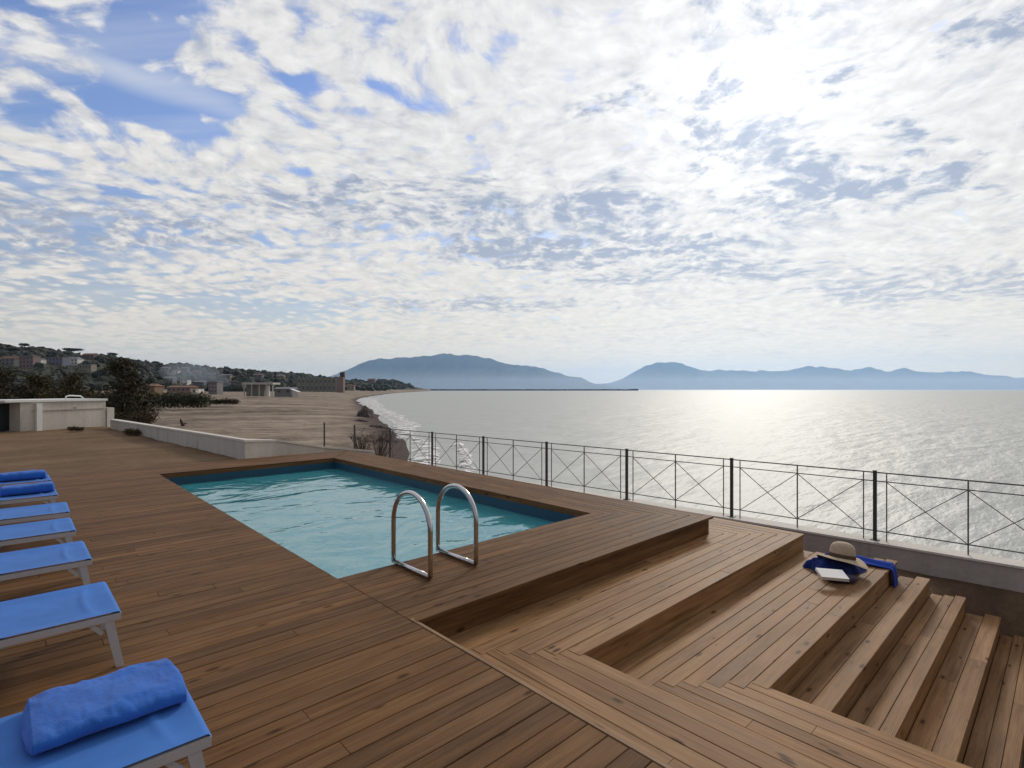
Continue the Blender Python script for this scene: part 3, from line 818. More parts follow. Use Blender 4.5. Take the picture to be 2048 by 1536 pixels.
def towel(name, label, L, wid, hgt, loc, rotz, seed, mat, nu=90, nv=40, fold=0.012, group=None):
    "soft folded roll lying along local x"
    mb = MB()
    def fn(u, v):
        x = L*(u-0.5); t = v*2*math.pi
        e = 1 - max(0, abs(u-0.5)*2-0.93)/0.07*0.35
        cy, cz = -math.cos(t), math.sin(t)
        yy = math.copysign(abs(cy)**0.62, cy)*wid/2*e
        zz = math.copysign(abs(cz)**(0.62), cz)
        zz = hgt*e*(0.5+0.5*zz) if zz > 0 else hgt*0.5*(1+max(zz*1.0, -1.0))*1.0
        n = nz(x*6.5+seed, yy*5.0, zz*4, 1, 4); n2 = nz(x*14, yy*9+seed, 2, 1, 3)
        w = sstep(zz/(hgt*0.55))
        zz += (fold*n + fold*0.4*n2)*w + 0.012*w*math.sin(x*17+yy*22+seed)*max(0, nz(x*2+seed, yy*2, 5, 1))
        yy += 0.010*nz(x*4, seed, zz*3)*w - 0.006*w*n
        if u in (0, 1): pass
        return (x + 0.008*nz(yy*6, zz*9, seed)*(1 if u in (0, 1) else 0), yy, max(0.001, zz))
    mb.grid(fn, nu, nv)
    for i in (0, nu):
        ring = [i*(nv+1)+j for j in range(nv)]
        c = mb.vert(tuple(sum(mb.v[k][q] for k in ring)/nv + (0.01 if q == 0 and i else -0.01 if q == 0 else 0) for q in range(3)))
        for j in range(nv): mb.face((ring[j], ring[(j+1) % nv], c))
    bm = bmesh.new()
    o = mb.build(name, mat, None, smooth=True)
    bm.from_mesh(o.data); bmesh.ops.remove_doubles(bm, verts=bm.verts, dist=0.0008); bmesh.ops.recalc_face_normals(bm, faces=bm.faces); bm.to_mesh(o.data); bm.free()
    o.location = loc; o.rotation_euler = (0, 0, rotz)
    return tag(o, label, 'towel', group)
ts = LH + 0.003
towel('beach_towel', 'large crumpled light blue towel folded on the nearest sun lounger', 0.50, 0.39, 0.078, (0.275, 2.665, ts-0.006), R(1), 3.0, M['towel'], 140, 64, 0.015, 'blue towels on the sun loungers')
towel('beach_towel', 'rolled blue towel on the next to last sun lounger', 0.50, 0.24, 0.115, (0.12, 8.48+0.42, ts-0.006), R(0), 8.0, M['towel'], 60, 30, 0.008, 'blue towels on the sun loungers')
towel('beach_towel', 'rolled blue towel on the farthest sun lounger', 0.50, 0.24, 0.115, (0.09, 9.9+0.40, ts-0.006), R(0), 12.0, M['towel'], 60, 30, 0.008, 'blue towels on the sun loungers')

# ------------------------------------------------------------------ things left on the third level of the steps
z3 = Z[2] + 0.001
def pz(px, py, z):
    d = (HC-z)*F/(py-CY); return W((px-CX)/F*d, d, z)
# heap of navy cloth
hc = (pz(1632, 1142, z3) + pz(1738, 1150, z3))*0.5
ca = math.atan2(RX[1], RX[0])
mb = MB()
def heap(u, v):
    r = u**0.8; t = 2*math.pi*v
    x = 0.315*r*math.cos(t)*(1+0.14*math.sin(3*t+1)+0.07*math.sin(7*t)); y = 0.22*r*math.sin(t)*(1+0.16*math.sin(2*t)+0.08*math.sin(5*t+2))
    h = 0.15*(1-r**3.2) + 0.05*nz(x*6, y*9, 2, 1, 4)*(1-r*0.4) + 0.035*math.sin(x*16+y*10+2*nz(x*3, y*3))*(1-r*r)
    return (x + 0.02*nz(x*9, y*9, 5), y + 0.02*nz(x*9, y*9, 8), max(0.004, h))
mb.grid(heap, 40, 72)
o = mb.build('cloth_heap', M['cloth_dark'], None, smooth=True); o.location = (hc.x+0.05, hc.y+0.10, z3); o.rotation_euler = (0, 0, ca-0.12)
tag(o, 'crumpled dark navy blue beach cloth lying on the wide step under the straw hat', 'beach cloth')
# bright cobalt towel hanging over the step edge
mb = MB()
e0 = pz(1722, 1128, z3); e1 = Vector((e0.x+0.10, E[2]-0.02, 0))
def hang(u, v):
    # from the heap across the front edge of the step and down
    s = u*0.60; w = (v-0.5)*0.24*(1-0.25*u)
    ye = E[2]-0.02; yst = E[2]+0.34
    if yst - s > ye: y = yst - s; z = z3 + 0.016 + 0.06*(1-u)*math.cos((v-0.5)*3) + 0.012*math.sin(v*14+u*5)
    else:
        q = s-(yst-ye); y = ye - 0.016 - 0.012*math.sin(min(1, q*8)*1.57); z = z3 + 0.012 - q + 0.0*v
        y -= 0.014*math.sin(v*12)
    return (e0.x + 0.02 + w + 0.15*u, y, z)
mb.grid(hang, 40, 24)
o = mb.build('hanging_towel', M['towel_small'], None, smooth=True); tag(o, 'bright cobalt blue towel hanging over the front edge of the step', 'towel')
sm = o.modifiers.new('thick', 'SOLIDIFY'); sm.thickness = 0.014; sm.offset = 1
# book on the cloth
bc = pz(1664, 1146, z3+0.13)
bk = thing('book', 'white paperback book lying on the navy cloth in front of the hat', 'book', (bc.x, bc.y, z3+0.100), ca-0.16)
bk.rotation_euler = (R(12), R(2), ca-0.17)
mb = MB(); mb.box((-0.125, -0.085, 0.004), (0.122, 0.083, 0.026)); mb.build('pages', M['pages'], bk)
mb = MB(); mb.box((-0.128, -0.088, 0.0265), (0.128, 0.088, 0.0295)); mb.box((-0.128, -0.088, 0.0), (0.128, 0.088, 0.0035)); mb.box((-0.131, -0.088, 0.0), (-0.1285, 0.088, 0.0295)); mb.build('cover', M['paper'], bk)
# dark pouch
pc = pz(1682, 1164, z3)
mb = MB()
def pouch(u, v):
    t = 2*math.pi*v; p = math.pi*(u-0.5)
    x = 0.155*math.copysign(abs(math.cos(p))**0.6, 1)*math.cos(t); y = 0.075*abs(math.cos(p))**0.6*math.sin(t)
    z = 0.042 + 0.042*math.copysign(abs(math.sin(p))**0.7, math.sin(p))
    return (x, y + 0.02*x, z + 0.006*nz(x*14, y*14, z*9) if u > 0.5 else max(z, 0.0))
mb.grid(pouch, 18, 30)
o = mb.build('pouch', M['pouch'], None, smooth=True); o.location = (pc.x, pc.y, z3); o.rotation_euler = (0, 0, ca-0.22)
tag(o, 'small dark purple pouch lying in front of the white book', 'pouch')
# straw hat
ht = pz(1681, 1117, z3+0.15)
hat = thing('straw_hat', 'round pale straw sun hat with wide brim resting on the navy cloth', 'sun hat', (ht.x-0.02, ht.y-0.02, z3+0.150), ca)
hat.rotation_euler = (R(-7), R(9), ca)
def brimw(p, t, r):
    k = max(0, (r-0.115)/0.12)
    return Vector((p.x, p.y, p.z + k*(0.028*math.sin(2*t+0.7) + 0.014*math.sin(3*t))))
mb = MB(); mb.lathe([(0.245, -0.014), (0.24, -0.008), (0.20, 0.004), (0.16, 0.010), (0.125, 0.014), (0.118, 0.03)], 56, fn=brimw); mb.build('brim', M['straw'], hat, smooth=True)
mb = MB(); mb.lathe([(0.119, 0.028), (0.122, 0.07), (0.120, 0.11), (0.110, 0.145), (0.088, 0.172), (0.055, 0.186), (0.02, 0.190), (0.001, 0.191)], 48, fn=lambda p, t, r: Vector((p.x*1.04, p.y*0.98, p.z + 0.004*math.sin(2*t)*min(1, r*9)))); mb.build('crown', M['straw'], hat, smooth=True)
mb = MB(); mb.lathe([(0.125, 0.018), (0.1275, 0.022), (0.1285, 0.055), (0.125, 0.058)], 48, fn=lambda p, t, r: Vector((p.x*1.04, p.y*0.98, p.z))); mb.build('hat_band', M['straw_band'], hat, smooth=True)

# ------------------------------------------------------------------ vegetation
def leaf_crown(clumps, size, per, seed, aspect=0.55):
    rnd = random.Random(seed); mb = MB()
    for (c, r) in clumps:
        c = Vector(c)
        rv = Vector(r) if hasattr(r, '__len__') else Vector((r, r, r))
        n = int(7.0*per*(rv.x*rv.y*rv.z)**(2/3)/(size*size))
        for _ in range(n):
            d = Vector((rnd.gauss(0, 1), rnd.gauss(0, 1), rnd.gauss(0, 1))).normalized()
            q = rnd.random()**0.42
            q *= 1 + 0.35*noise.noise(d*2.3 + c)
            p = c + Vector((d.x*rv.x, d.y*rv.y, d.z*rv.z))*q
            u = Vector((rnd.gauss(0, 1), rnd.gauss(0, 1), rnd.gauss(0, 0.7))).normalized()
            w = u.orthogonal().normalized()
            w = (Matrix.Rotation(rnd.random()*6.28, 3, u) @ w)
            s = size*rnd.uniform(0.6, 1.4)
            i = [mb.vert(p + u*s*a + w*s*b*aspect) for a, b in ((-1, 0), (-0.2, -0.5), (1, 0), (-0.1, 0.55))]
            mb.face(i)
    return mb

def tree(name, label, base, height, spread, seed, mat, trunk_h=0.35, group=None, leaf=0.16, nclump=26, per=1.1, lean=0.0, flat=1.0, trunk_r=None, low=0.3):
    rnd = random.Random(seed)
    root = thing(name, label, 'tree' if 'shrub' not in name and 'hedge' not in name else 'shrub', base, rnd.uniform(0, 6), group)
    tb = MB(); r0 = trunk_r or height*0.028
    pts = [Vector((lean*height*0.3*(k/6)**2 + 0.05*height*0.3*math.sin(k+seed), 0.04*height*math.sin(k*1.3+seed), height*trunk_h*1.6*k/6)) for k in range(7)]
    tb.tube([tuple(p) for p in pts], [r0*(1.25-0.13*k) if k else r0*1.7 for k in range(7)], 9)
    clumps = []
    for k in range(nclump):
        t = rnd.random(); az = rnd.uniform(0, 6.28)
        hz = low + (1-low)*t
        rad = spread*math.sin(math.pi*min(1, 0.16+0.84*(hz-low)/(1.02-low)))**0.7*rnd.uniform(0.25, 0.95)
        c = (rad*math.cos(az)+lean*height*0.2, rad*math.sin(az), height*(hz*0.93))
        r = spread*rnd.uniform(0.22, 0.42)
        clumps.append((c, (r, r, r*0.75*flat)))
        if k % 2 == 0:
            s = pts[rnd.randint(2, 6)]
            m = (s+Vector(c))/2 + Vector((0, 0, 0.05*height))
            tb.tube([tuple(s), tuple(m), c], [r0*0.5, r0*0.3, r0*0.1], 6)
    tb.build('trunk', M['bark'], root, smooth=True)
    leaf_crown(clumps, leaf, per, seed+1).build('crown', mat, root, fix=False)
    return root

def ground(px, d): return AT(px, d, terrain_z((px-CX)/F*d, d) - 0.1)
def hfor(px, d, ytop, base): return HC + (CY-ytop)/F*d - base.z
TREES = [
 # px, distance, top y, half-width px, material, label
 (243, 36, 712, 50, 'leaf_dark', 'tall dark rounded tree just behind the boundary wall beside the pump house', 60, 0.12),
 (288, 38, 748, 28, 'leaf_dark', 'smaller dark tree leaning out on the beach side of the tall rounded tree', 30, 0.05),
 (150, 42, 744, 48, 'leaf_olive', 'broad olive brown tree behind the right half of the pump house', 40, 0.06),
 (75, 46, 748, 46, 'leaf_olive', 'low olive tree behind the left corner of the pump house', 40, 0.06),
 (10, 44, 733, 50, 'leaf_dark', 'dark olive tree rising behind the green metal gate', 40, 0.06),
]
for i, (px, d, yt, hw, mt, lab, nc, low) in enumerate(TREES):
    b = ground(px, d); h = hfor(px, d, yt, b)
    tree('broadleaf_tree', lab, b, h, hw/F*d, 31+i*7, M[mt], 0.3, 'trees behind the pump house', leaf=0.15, nclump=nc, per=1.25, low=low)
def shrub(name, label, px0, px1, d, ytop, ybot, seed, mat, leaf=0.16, per=1.3, cat='shrub'):
    rnd = random.Random(seed)
    zb = HC - (ybot-CY)/F*d; p0, p1 = AT(px0, d, zb), AT(px1, d, zb); zt = HC - (ytop-CY)/F*d
    h = zt - zb; n = max(3, int((p1-p0).length/(h*0.24)))
    c0 = (p0+p1)/2
    root = thing(name, label, cat, c0)
    cl = []
    for k in range(n):
        q = p0.lerp(p1, (k+0.5)/n) - c0
        hh = h*rnd.uniform(0.75, 1.0)
        cl.append(((q.x, q.y+rnd.uniform(-.3, .3), hh*0.48), (h*0.55, h*0.55, hh*0.56)))
    leaf_crown(cl, leaf, per, seed).build('foliage', M[mat], root, fix=False)
    st_ = MB()
    for k in range(n):
        q = p0.lerp(p1, (k+0.5)/n) - c0
        for _ in range(3):
            e = Vector((q.x+rnd.uniform(-.3, .3)*h, q.y+rnd.uniform(-.3, .3)*h, h*0.7))
            st_.tube([(q.x, q.y, -0.1), tuple((Vector(q)+e)/2), tuple(e)], [0.014*h, 0.010*h, 0.005*h], 5)
    st_.build('stem', M['bark'], root)
    return root
shrub('dark_thicket', 'dark thicket of bushes filling the gap between the pump house and the tall rounded tree', 150, 300, 52, 772, 835, 13, 'leaf_dark', 0.2, 1.3, 'thicket')
shrub('dark_thicket', 'dark olive thicket behind the roof of the pump house at the left edge', -60, 150, 60, 766, 832, 14, 'leaf_olive', 0.2, 1.3, 'thicket')
shrub('green_hedge', 'long green hedge on the beach beyond the tall dark tree', 286, 414, 95, 783, 814, 3, 'leaf_hedge', 0.22, 1.2, 'hedge')
shrub('beach_shrub', 'low dark brown shrub on the sand at the end of the green hedge', 420, 476, 105, 797, 808, 4, 'leaf_dark', 0.2, 1.2)
shrub('wall_weed', 'small dark weed growing at the foot of the boundary wall', 254, 276, 19.0, 857, 870, 5, 'leaf_dry', 0.04, 1.6, 'weed')
shrub('hut_weed', 'dark weed growing against the front of the pump house', 138, 166, 20.6, 853, 861, 6, 'leaf_dry', 0.04, 1.6, 'weed')
shrub('slope_weed', 'dry brown bush between the boundary wall and the foot of the leaning tree', 266, 300, 30, 818, 850, 8, 'leaf_dry', 0.09, 1.3, 'bush')
# bare shrub behind the railing
def bare_shrub(name, label, base, h, w, seed, n=26):
    rnd = random.Random(seed); root = thing(name, label, 'shrub', base)
    mb = MB()
    for _ in range(n):
        az = rnd.uniform(0, 6.28); r = w*rnd.random()
        s = Vector((r*0.3*math.cos(az), r*0.3*math.sin(az), 0)); e = Vector((r*math.cos(az), r*math.sin(az), h*rnd.uniform(0.5, 1)))
        m = s.lerp(e, 0.5) + Vector((rnd.uniform(-.1, .1), rnd.uniform(-.1, .1), 0.1))*h
        mb.tube([tuple(s), tuple(m), tuple(e)], [0.018, 0.012, 0.005], 5)
        for _ in range(6):
            t = rnd.uniform(0.35, 0.95); a = m.lerp(e, t); b = a + Vector((rnd.uniform(-1, 1), rnd.uniform(-1, 1), rnd.uniform(0.2, 1)))*0.28*h
            mb.tube([tuple(a), tuple((a+b)/2+Vector((0, 0, .02))), tuple(b)], [0.008, 0.006, 0.003], 4)
    mb.build('branches', M['twig'], root)
    return root
for (px, d, yt, yb, w, sd, lab) in ((757, 21.5, 858, 915, 0.95, 1, 'bare twiggy shrub behind the railing at the end of the pool'), (722, 24.0, 868, 905, 0.8, 2, 'smaller bare twiggy shrub behind the far railing posts')):
    zb = HC-(yb-CY)/F*d; bare_shrub('bare_shrub', lab, AT(px, d, zb), HC-(yt-CY)/F*d-zb, w, sd)
# boulders at the water's edge and a driftwood stump
def boulder(label, p, s, seed, group='boulders at the edge of the water'):
    bm = bmesh.new(); bmesh.ops.create_icosphere(bm, subdivisions=4, radius=1)
    for v in bm.verts:
        n = noise.fractal(v.co*1.2+Vector((seed, 0, 0)), 1, 2, 4)
        v.co = Vector((v.co.x*s[0], v.co.y*s[1], v.co.z*s[2]))*(1+0.35*n)
    me = bpy.data.meshes.new('boulder'); bm.to_mesh(me); bm.free(); me.materials.append(M['rock'])
    o = bpy.data.objects.new('boulder', me); COL.objects.link(o); o.location = p; tag(o, label, 'boulder', group)
def shore_pt(px, d): return ground(px, d)
boulder('tallest dark boulder standing at the edge of the water', shore_pt(731, 95)+Vector((0, 0, 0.2)), (1.5, 1.3, 1.6), 1)
boulder('low dark boulder in the surf in front of the tallest boulder', shore_pt(757, 70), (1.5, 1.2, 0.5), 5)
boulder('flat dark boulder on the wet sand nearest the railing', shore_pt(776, 52), (1.2, 1.0, 0.4), 9)
boulder('rounded dark boulder on the sand inland of the tallest boulder', shore_pt(720, 80), (0.9, 0.9, 0.5), 14)
dp = ground(363, 60); dw = thing('driftwood_stump', 'dark driftwood stump standing alone on the beach', 'driftwood', dp)
mb = MB(); mb.tube([(0.25, 0, -0.1), (0.1, 0, 0.3), (-0.02, 0.03, 0.65), (-0.1, 0.05, 0.95)], [0.2, 0.16, 0.13, 0.06], 8); mb.tube([(0.1, 0, 0.25), (0.4, 0.1, 0.42), (0.55, 0.1, 0.32)], [0.12, 0.08, 0.04], 7); mb.build('trunk', M['bark'], dw)

# ------------------------------------------------------------------ wooded hillside
def blob_mass(name, pts, mat, seed):
    rnd = random.Random(seed)
    bm = bmesh.new(); bmesh.ops.create_icosphere(bm, subdivisions=2, radius=1)
    bv = [v.co.copy() for v in bm.verts]; bf = [tuple(v.index for v in f.verts) for f in bm.faces]; bm.free()
    vs = []; fs = []
    for (p, r) in pts:
        o = len(vs); ox = Vector((rnd.uniform(0, 99), rnd.uniform(0, 99), 0)); sx, sy, sz = rnd.uniform(0.8, 1.25), rnd.uniform(0.8, 1.25), rnd.uniform(0.65, 1.05)
        for v in bv:
            k = 1 + 0.55*noise.noise(v*1.7+ox) + 0.35*noise.noise(v*4.1+ox)
            vs.append((p.x+v.x*sx*r*k, p.y+v.y*sy*r*k, p.z+v.z*sz*r*k))
        fs += [tuple(i+o for i in f) for f in bf]
    me = bpy.data.meshes.new(name); me.from_pydata(vs, [], fs); me.materials.append(mat)
    o = bpy.data.objects.new(name, me); COL.objects.link(o); return o
HREC = []
def umbrella_pine(label, px, D, ytop, hw, seed):
    X = (px-CX)/F*D; z = terrain_z(X, D); b = W(X, D, z); h = HC+(CY-ytop)/F*D - z; s = hw/F*D
    root = thing('umbrella_pine', label, 'tree', b, 0, 'pines on the skyline')
    mb = MB(); mb.tube([(0, 0, -1), (0.2, 0, h*0.4), (0, 0.2, h*0.85)], [0.45, 0.35, 0.22], 7)
    r2 = random.Random(seed)
    cl = [((s*0.75*math.cos(k*1.7)*r2.random(), s*0.75*math.sin(k*1.7)*r2.random(), h*0.88+r2.uniform(-.5, .5)), (s*0.5, s*0.5, min(s*0.32, h*0.13))) for k in range(14)]
    for c, r in cl[::3]: mb.tube([(0, 0.15, h*0.7), c], [0.18, 0.08], 5)
    mb.build('trunk', M['bark'], root)
    leaf_crown(cl, 0.55, 1.1, seed).build('crown', M['leaf_far'], root, fix=False)
umbrella_pine('wide flat-topped umbrella pine on the skyline above the white villa', 143, 545, 697, 19, 3)
umbrella_pine('tall narrow pine standing highest on the left skyline', 49, 520, 687, 8, 4)
umbrella_pine('small round pine on the skyline left of the wide flat-topped pine', 90, 530, 697, 10, 5)
umbrella_pine('small pine on the skyline just above the tall dark tree', 224, 570, 706, 9, 6)

# ------------------------------------------------------------------ houses
WALLC = {'white': (0.72, 0.70, 0.66), 'grey': (0.22, 0.21, 0.215), 'pink': (0.24, 0.175, 0.16), 'ochre': (0.22, 0.145, 0.095), 'cream': (0.30, 0.265, 0.215), 'lilac': (0.18, 0.17, 0.225), 'green': (0.22, 0.215, 0.18), 'pale': (0.50, 0.49, 0.46), 'drab': (0.26, 0.255, 0.215)}
for k, c in WALLC.items(): M['w_'+k] = mottled('plaster_'+k, c, 0.12, 0.4, 0.9, 0)
M['roof_tile'] = mottled('roof_tiles', (0.22, 0.12, 0.085), 0.25, 0.8, 0.85, 0.4, 5)
M['roof_grey'] = mottled('roof_grey', (0.22, 0.21, 0.215), 0.2, 0.8, 0.85, 0)
M['window'] = mottled('window_glass', (0.10, 0.095, 0.095), 0.2, 1, 0.2, 0, spec=0.5)
def house(name, label, px0, px1, ytop, ybot, D, col, roof='flat', rc='roof_grey', nwin=3, floors=2, cat='house', depth=None, group='houses behind the beach', turn=0.0):
    pc_ = (px0+px1)/2
    if ybot < 783:      # set the house on the hillside where its foot is seen
        best = None
        for k in range(200):
            dd = 150 + 6.0*k
            if dd > lerp_tab(DR, pc_): break
            e = abs(CY - (terrain_z((pc_-CX)/F*dd, dd)+0.3-HC)/dd*F - ybot)
            if best is None or e < best[0]: best = (e, dd)
        D = best[1]
    HREC.append((px0, px1, ytop, ybot, D))
    w = (px1-px0)/F*D; h = (ybot-ytop)/F*D; dp = depth or max(5, w*0.6)
    zb = HC-(ybot-CY)/F*D; c = AT((px0+px1)/2, D, zb)
    root = thing(name, label, cat, c, math.atan2(RX[1], RX[0])+turn, group)
    rh = h*0.28 if roof != 'flat' else h*0.05
    mb = MB(); mb.box((-w/2, 0, -4), (w/2, dp, h-rh)); mb.build('wall', M['w_'+col], root)
    mb = MB()
    if roof == 'flat': mb.box((-w/2-0.25, -0.3, h-rh+0.002), (w/2+0.25, dp+0.3, h))
    else:
        e = 0.4; zz = h-rh+0.004
        q = [mb.vert(p) for p in ((-w/2-e, -e, zz), (w/2+e, -e, zz), (w/2+e, dp+e, zz), (-w/2-e, dp+e, zz), (-w/2*(0.55 if roof == 'hip' else 1.05), dp/2, h), (w/2*(0.55 if roof == 'hip' else 1.05), dp/2, h))]
        for f in ((0, 1, 5, 4), (2, 3, 4, 5), (1, 2, 5), (3, 0, 4), (3, 2, 1, 0)): mb.face([q[i] for i in f])
    r = mb.build('roof', M[rc], root)
    hh = h-rh
    for f in range(floors):
        for k in range(nwin):
            x = -w/2 + w*(k+0.5)/nwin; ww = min(1.2, w/nwin*0.42); z0 = hh*(f+0.3)/floors; z1 = hh*(f+0.78)/floors
            mb = MB(); mb.box((x-ww/2, -0.06, z0), (x+ww/2, 0.05, z1)); mb.build('window', M['window'], root)
    return root
house('villa', 'bright white flat-roofed villa on the hillside under the wide flat-topped pine', 127, 155, 713, 730, 470, 'white', 'hip', 'roof_grey', 4)
house('house', 'long lilac grey house immediately left of the bright white villa', 97, 125, 714, 731, 450, 'lilac', 'flat', nwin=4)
house('house', 'little white house below the small round pine, left of the lilac house', 66, 82, 716, 728, 440, 'white', 'gable', 'roof_grey', 2)
house('apartment_house', 'dull pink three-storey house left of the little white house on the hill', 38, 66, 711, 736, 400, 'pink', 'flat', nwin=4, floors=3)
house('house', 'grey house at the left end of the hillside', 2, 28, 712, 730, 420, 'grey', 'gable', 'roof_tile', 3)
house('house', 'pink house with tiled roof high on the hill right of the wide pine', 164, 188, 706, 718, 520, 'pink', 'gable', 'roof_tile', 3)
house('house', 'long low pale house among trees right of and below the white villa', 158, 182, 728, 740, 380, 'cream', 'flat', nwin=4, floors=1)
house('house', 'ochre house immediately right of the tall dark tree', 289, 309, 767, 785, 200, 'ochre', 'hip', 'roof_tile', 2)
house('house', 'grey house on the slope left of the white-fronted house', 326, 346, 753, 764, 330, 'grey', 'gable', 'roof_grey', 3)
house('house', 'white-fronted house below the smoke', 360, 375, 759, 769, 320, 'white', 'flat', nwin=2)
house('house', 'low lilac house in the smoke right of the white-fronted house', 388, 407, 761, 770, 330, 'lilac', 'gable', 'roof_grey', 3, 1)
house('house', 'long low pink house behind the green hedge', 334, 380, 771, 784, 215, 'pink', 'gable', 'roof_tile', 5, 1)
house('shed', 'small white shed at the right end of the long low pink house', 383, 393, 777, 787, 200, 'white', 'flat', nwin=1, floors=1)
house('apartment_house', 'narrow grey block on the flat land right of the smoke', 417, 434, 763, 786, 240, 'grey', 'flat', nwin=3, floors=3)
for j, (px, yy, wpx, D, c, lab) in enumerate([
  (330, 733, 14, 540, 'cream', 'cream house on the skyline just right of the tall dark tree'), (350, 739, 12, 500, 'white', 'small white house on the slope below the skyline cream house'),
  (368, 734, 13, 560, 'grey', 'grey house on the skyline above the smoke'), (392, 741, 15, 520, 'pink', 'pink house on the slope right of the small white one'),
  (452, 748, 16, 620, 'cream', 'cream house on the wooded slope above the beach pavilion'), (515, 747, 18, 700, 'grey', 'grey house on the wooded slope right of the cream one'), (560, 749, 15, 760, 'cream', 'pale house near the right end of the wooded slope')]):
    house('house', lab, px-wpx/2, px+wpx/2, yy, yy+9, D, c, 'gable', 'roof_tile' if j % 2 else 'roof_grey', 2, 1)
house('house', 'pale house on the wooded headland beyond the pink tower', 735, 749, 757, 765, 1000, 'pink', 'gable', 'roof_tile', 3, 2)
house('house', 'small cream house just right of the pink tower', 694, 708, 769, 781, 420, 'cream', 'gable', 'roof_tile', 2, 1)
ho = house('hotel', 'long pale two-storey hotel at the far end of the beach', 594, 672, 755, 783, 420, 'drab', 'flat', nwin=9, floors=2, cat='hotel', depth=9, group='buildings along the beach')
for k in range(10):
    w = 78/F*420; x = -w/2 + w*k/9
    mb = MB(); mb.box((x-0.3, -0.5, -4), (x+0.3, -0.002, 28/F*420-0.6)); mb.build('pilaster', M['w_green'], ho)
tw = AT(680, 400, HC-(784-CY)/F*400); tb = thing('brick_tower', 'slender pink tower rising at the right end of the hotel', 'tower', tw, math.atan2(RX[1], RX[0]), 'buildings along the beach')
mb = MB(); mb.box((-2.6, -0.6, -4), (2.6, 4, 11.2)); mb.build('wall', M['w_pink'], tb)
mb = MB(); mb.box((-0.2, 0.2, 11.3), (2.9, 3, 15.0)); mb.build('turret', M['bark'], tb)
mb = MB(); mb.box((-2.8, -0.8, 11.202), (2.8, 4.2, 11.5)); mb.build('roof', M['roof_tile'], tb)
D = 180; pv = thing('beach_pavilion', 'open beach pavilion with white flat roof and pale green back wall', 'pavilion', AT(515, D, HC-(790-CY)/F*D), math.atan2(RX[1], RX[0]), 'buildings along the beach')
s = D/F
mb = MB(); mb.box((-26*s, 1.2, -0.5), (10*s, 5, 21*s)); mb.build('wall', M['w_green'], pv)
mb = MB(); mb.box((-29*s, -0.6, 21*s+0.004), (32*s, 5.3, 25*s)); mb.build('roof', M['w_pale'], pv)
for x in (-27, -12, 3, 17, 30):
    mb = MB(); mb.box((x*s-0.15, 0, -0.5), (x*s+0.15, 0.3, 21*s)); mb.build('post', M['w_pale'], pv)
mb = MB(); mb.box((18*s, 0.4, -0.5), (22*s, 1.1, 19*s)); mb.build('door_panel', M['white'], pv)
house('boat_shed', 'low dark shed just right of the beach pavilion', 549, 585, 774, 788, 200, 'grey', 'gable', 'roof_grey', 2, 1, cat='shed', group='buildings along the beach')
D = 195; cp = thing('canopy', 'small pale canopy tilted on posts right of the dark shed', 'canopy', AT(586, D, HC-(788-CY)/F*D), math.atan2(RX[1], RX[0])); s = D/F
mb = MB(); i = [mb.vert(p) for p in ((-7*s, 0, 10*s), (9*s, 0, 4*s), (9*s, 3, 4*s), (-7*s, 3, 10*s), (-7*s, 0, 10*s+.12), (9*s, 0, 4*s+.12), (9*s, 3, 4*s+.12), (-7*s, 3, 10*s+.12))]
for f in ((3, 2, 1, 0), (4, 5, 6, 7), (0, 1, 5, 4), (1, 2, 6, 5), (2, 3, 7, 6), (3, 0, 4, 7)): mb.face([i[k] for k in f])
mb.build('canvas', M['white'], cp)
for x, z in ((-6, 9.6), (8, 4.4)):
    mb = MB(); mb.box((x*s-0.06, 1.4, -0.5), (x*s+0.06, 1.52, z*s)); mb.build('post', M['frame'], cp)

# ------------------------------------------------------------------ woods between and behind the houses
rnd = random.Random(77); pts = []
tries = 0
while len(pts) < 3400 and tries < 40000:
    tries += 1
    px = rnd.uniform(-700, 882); dr = lerp_tab(DR, px); D = dr*rnd.uniform(0.50, 1.02)
    X = (px-CX)/F*D
    t = lerp_tab(SHORE, D) - X
    if t < 12: continue
    cl = nz(X, D, 3, 0.02); frac = D/dr
    if frac < 0.93 and cl < -0.04 - 0.25*(frac-0.5): continue
    r = rnd.uniform(1.7, 4.2)*(0.8 + D/1600)
    z = terrain_z(X, D); zc = z + r*0.55
    ytop = CY - (zc + r*0.9 - HC)/D*F; wpx = r*1.1/D*F; skip = False
    for (h0, h1, yt, yb, hd) in HREC:
        if px+wpx > h0 and px-wpx < h1:
            if D < hd+3 and ytop < yb-1 and CY-(z-HC)/D*F > yt: skip = True; break
            if abs(D-hd-5) < 8+r: skip = True; break
    if not skip: pts.append((W(X, D, zc), r))
o = blob_mass('hillside_woods', pts, M['leaf_far'], 5); tag(o, 'dark woods covering the hillside behind the beach', 'woods', kind='stuff')

# ------------------------------------------------------------------ smoke and haze
def volume_mat(name, col, dens, aniso=0.0):
    m = bpy.data.materials.new(name); m.use_nodes = True
    t = NT(m.node_tree); t.n.remove(t.n['Principled BSDF'])
    v = t.new('ShaderNodeVolumePrincipled'); v.inputs['Color'].default_value = (*col, 1); v.inputs['Density'].default_value = dens; v.inputs['Anisotropy'].default_value = aniso
    t.l.new(v.outputs[0], t.n['Material Output'].inputs['Volume']); return m
bm = bmesh.new()
for k, (px, yy, r) in enumerate([(448, 768, 3.0), (441, 763, 4.0), (432, 757, 5.2), (422, 752, 6.5), (410, 748, 8.0), (396, 746, 9.0), (380, 745, 9.5), (362, 744, 9.0)]):
    D = 300; p = AT(px, D, HC+(CY-yy)/F*D)
    mt = Matrix.Translation(p) @ Matrix.Diagonal((1.25*r, 1.0*r, 0.62*r, 1))
    bmesh.ops.create_icosphere(bm, subdivisions=3, radius=1, matrix=mt)
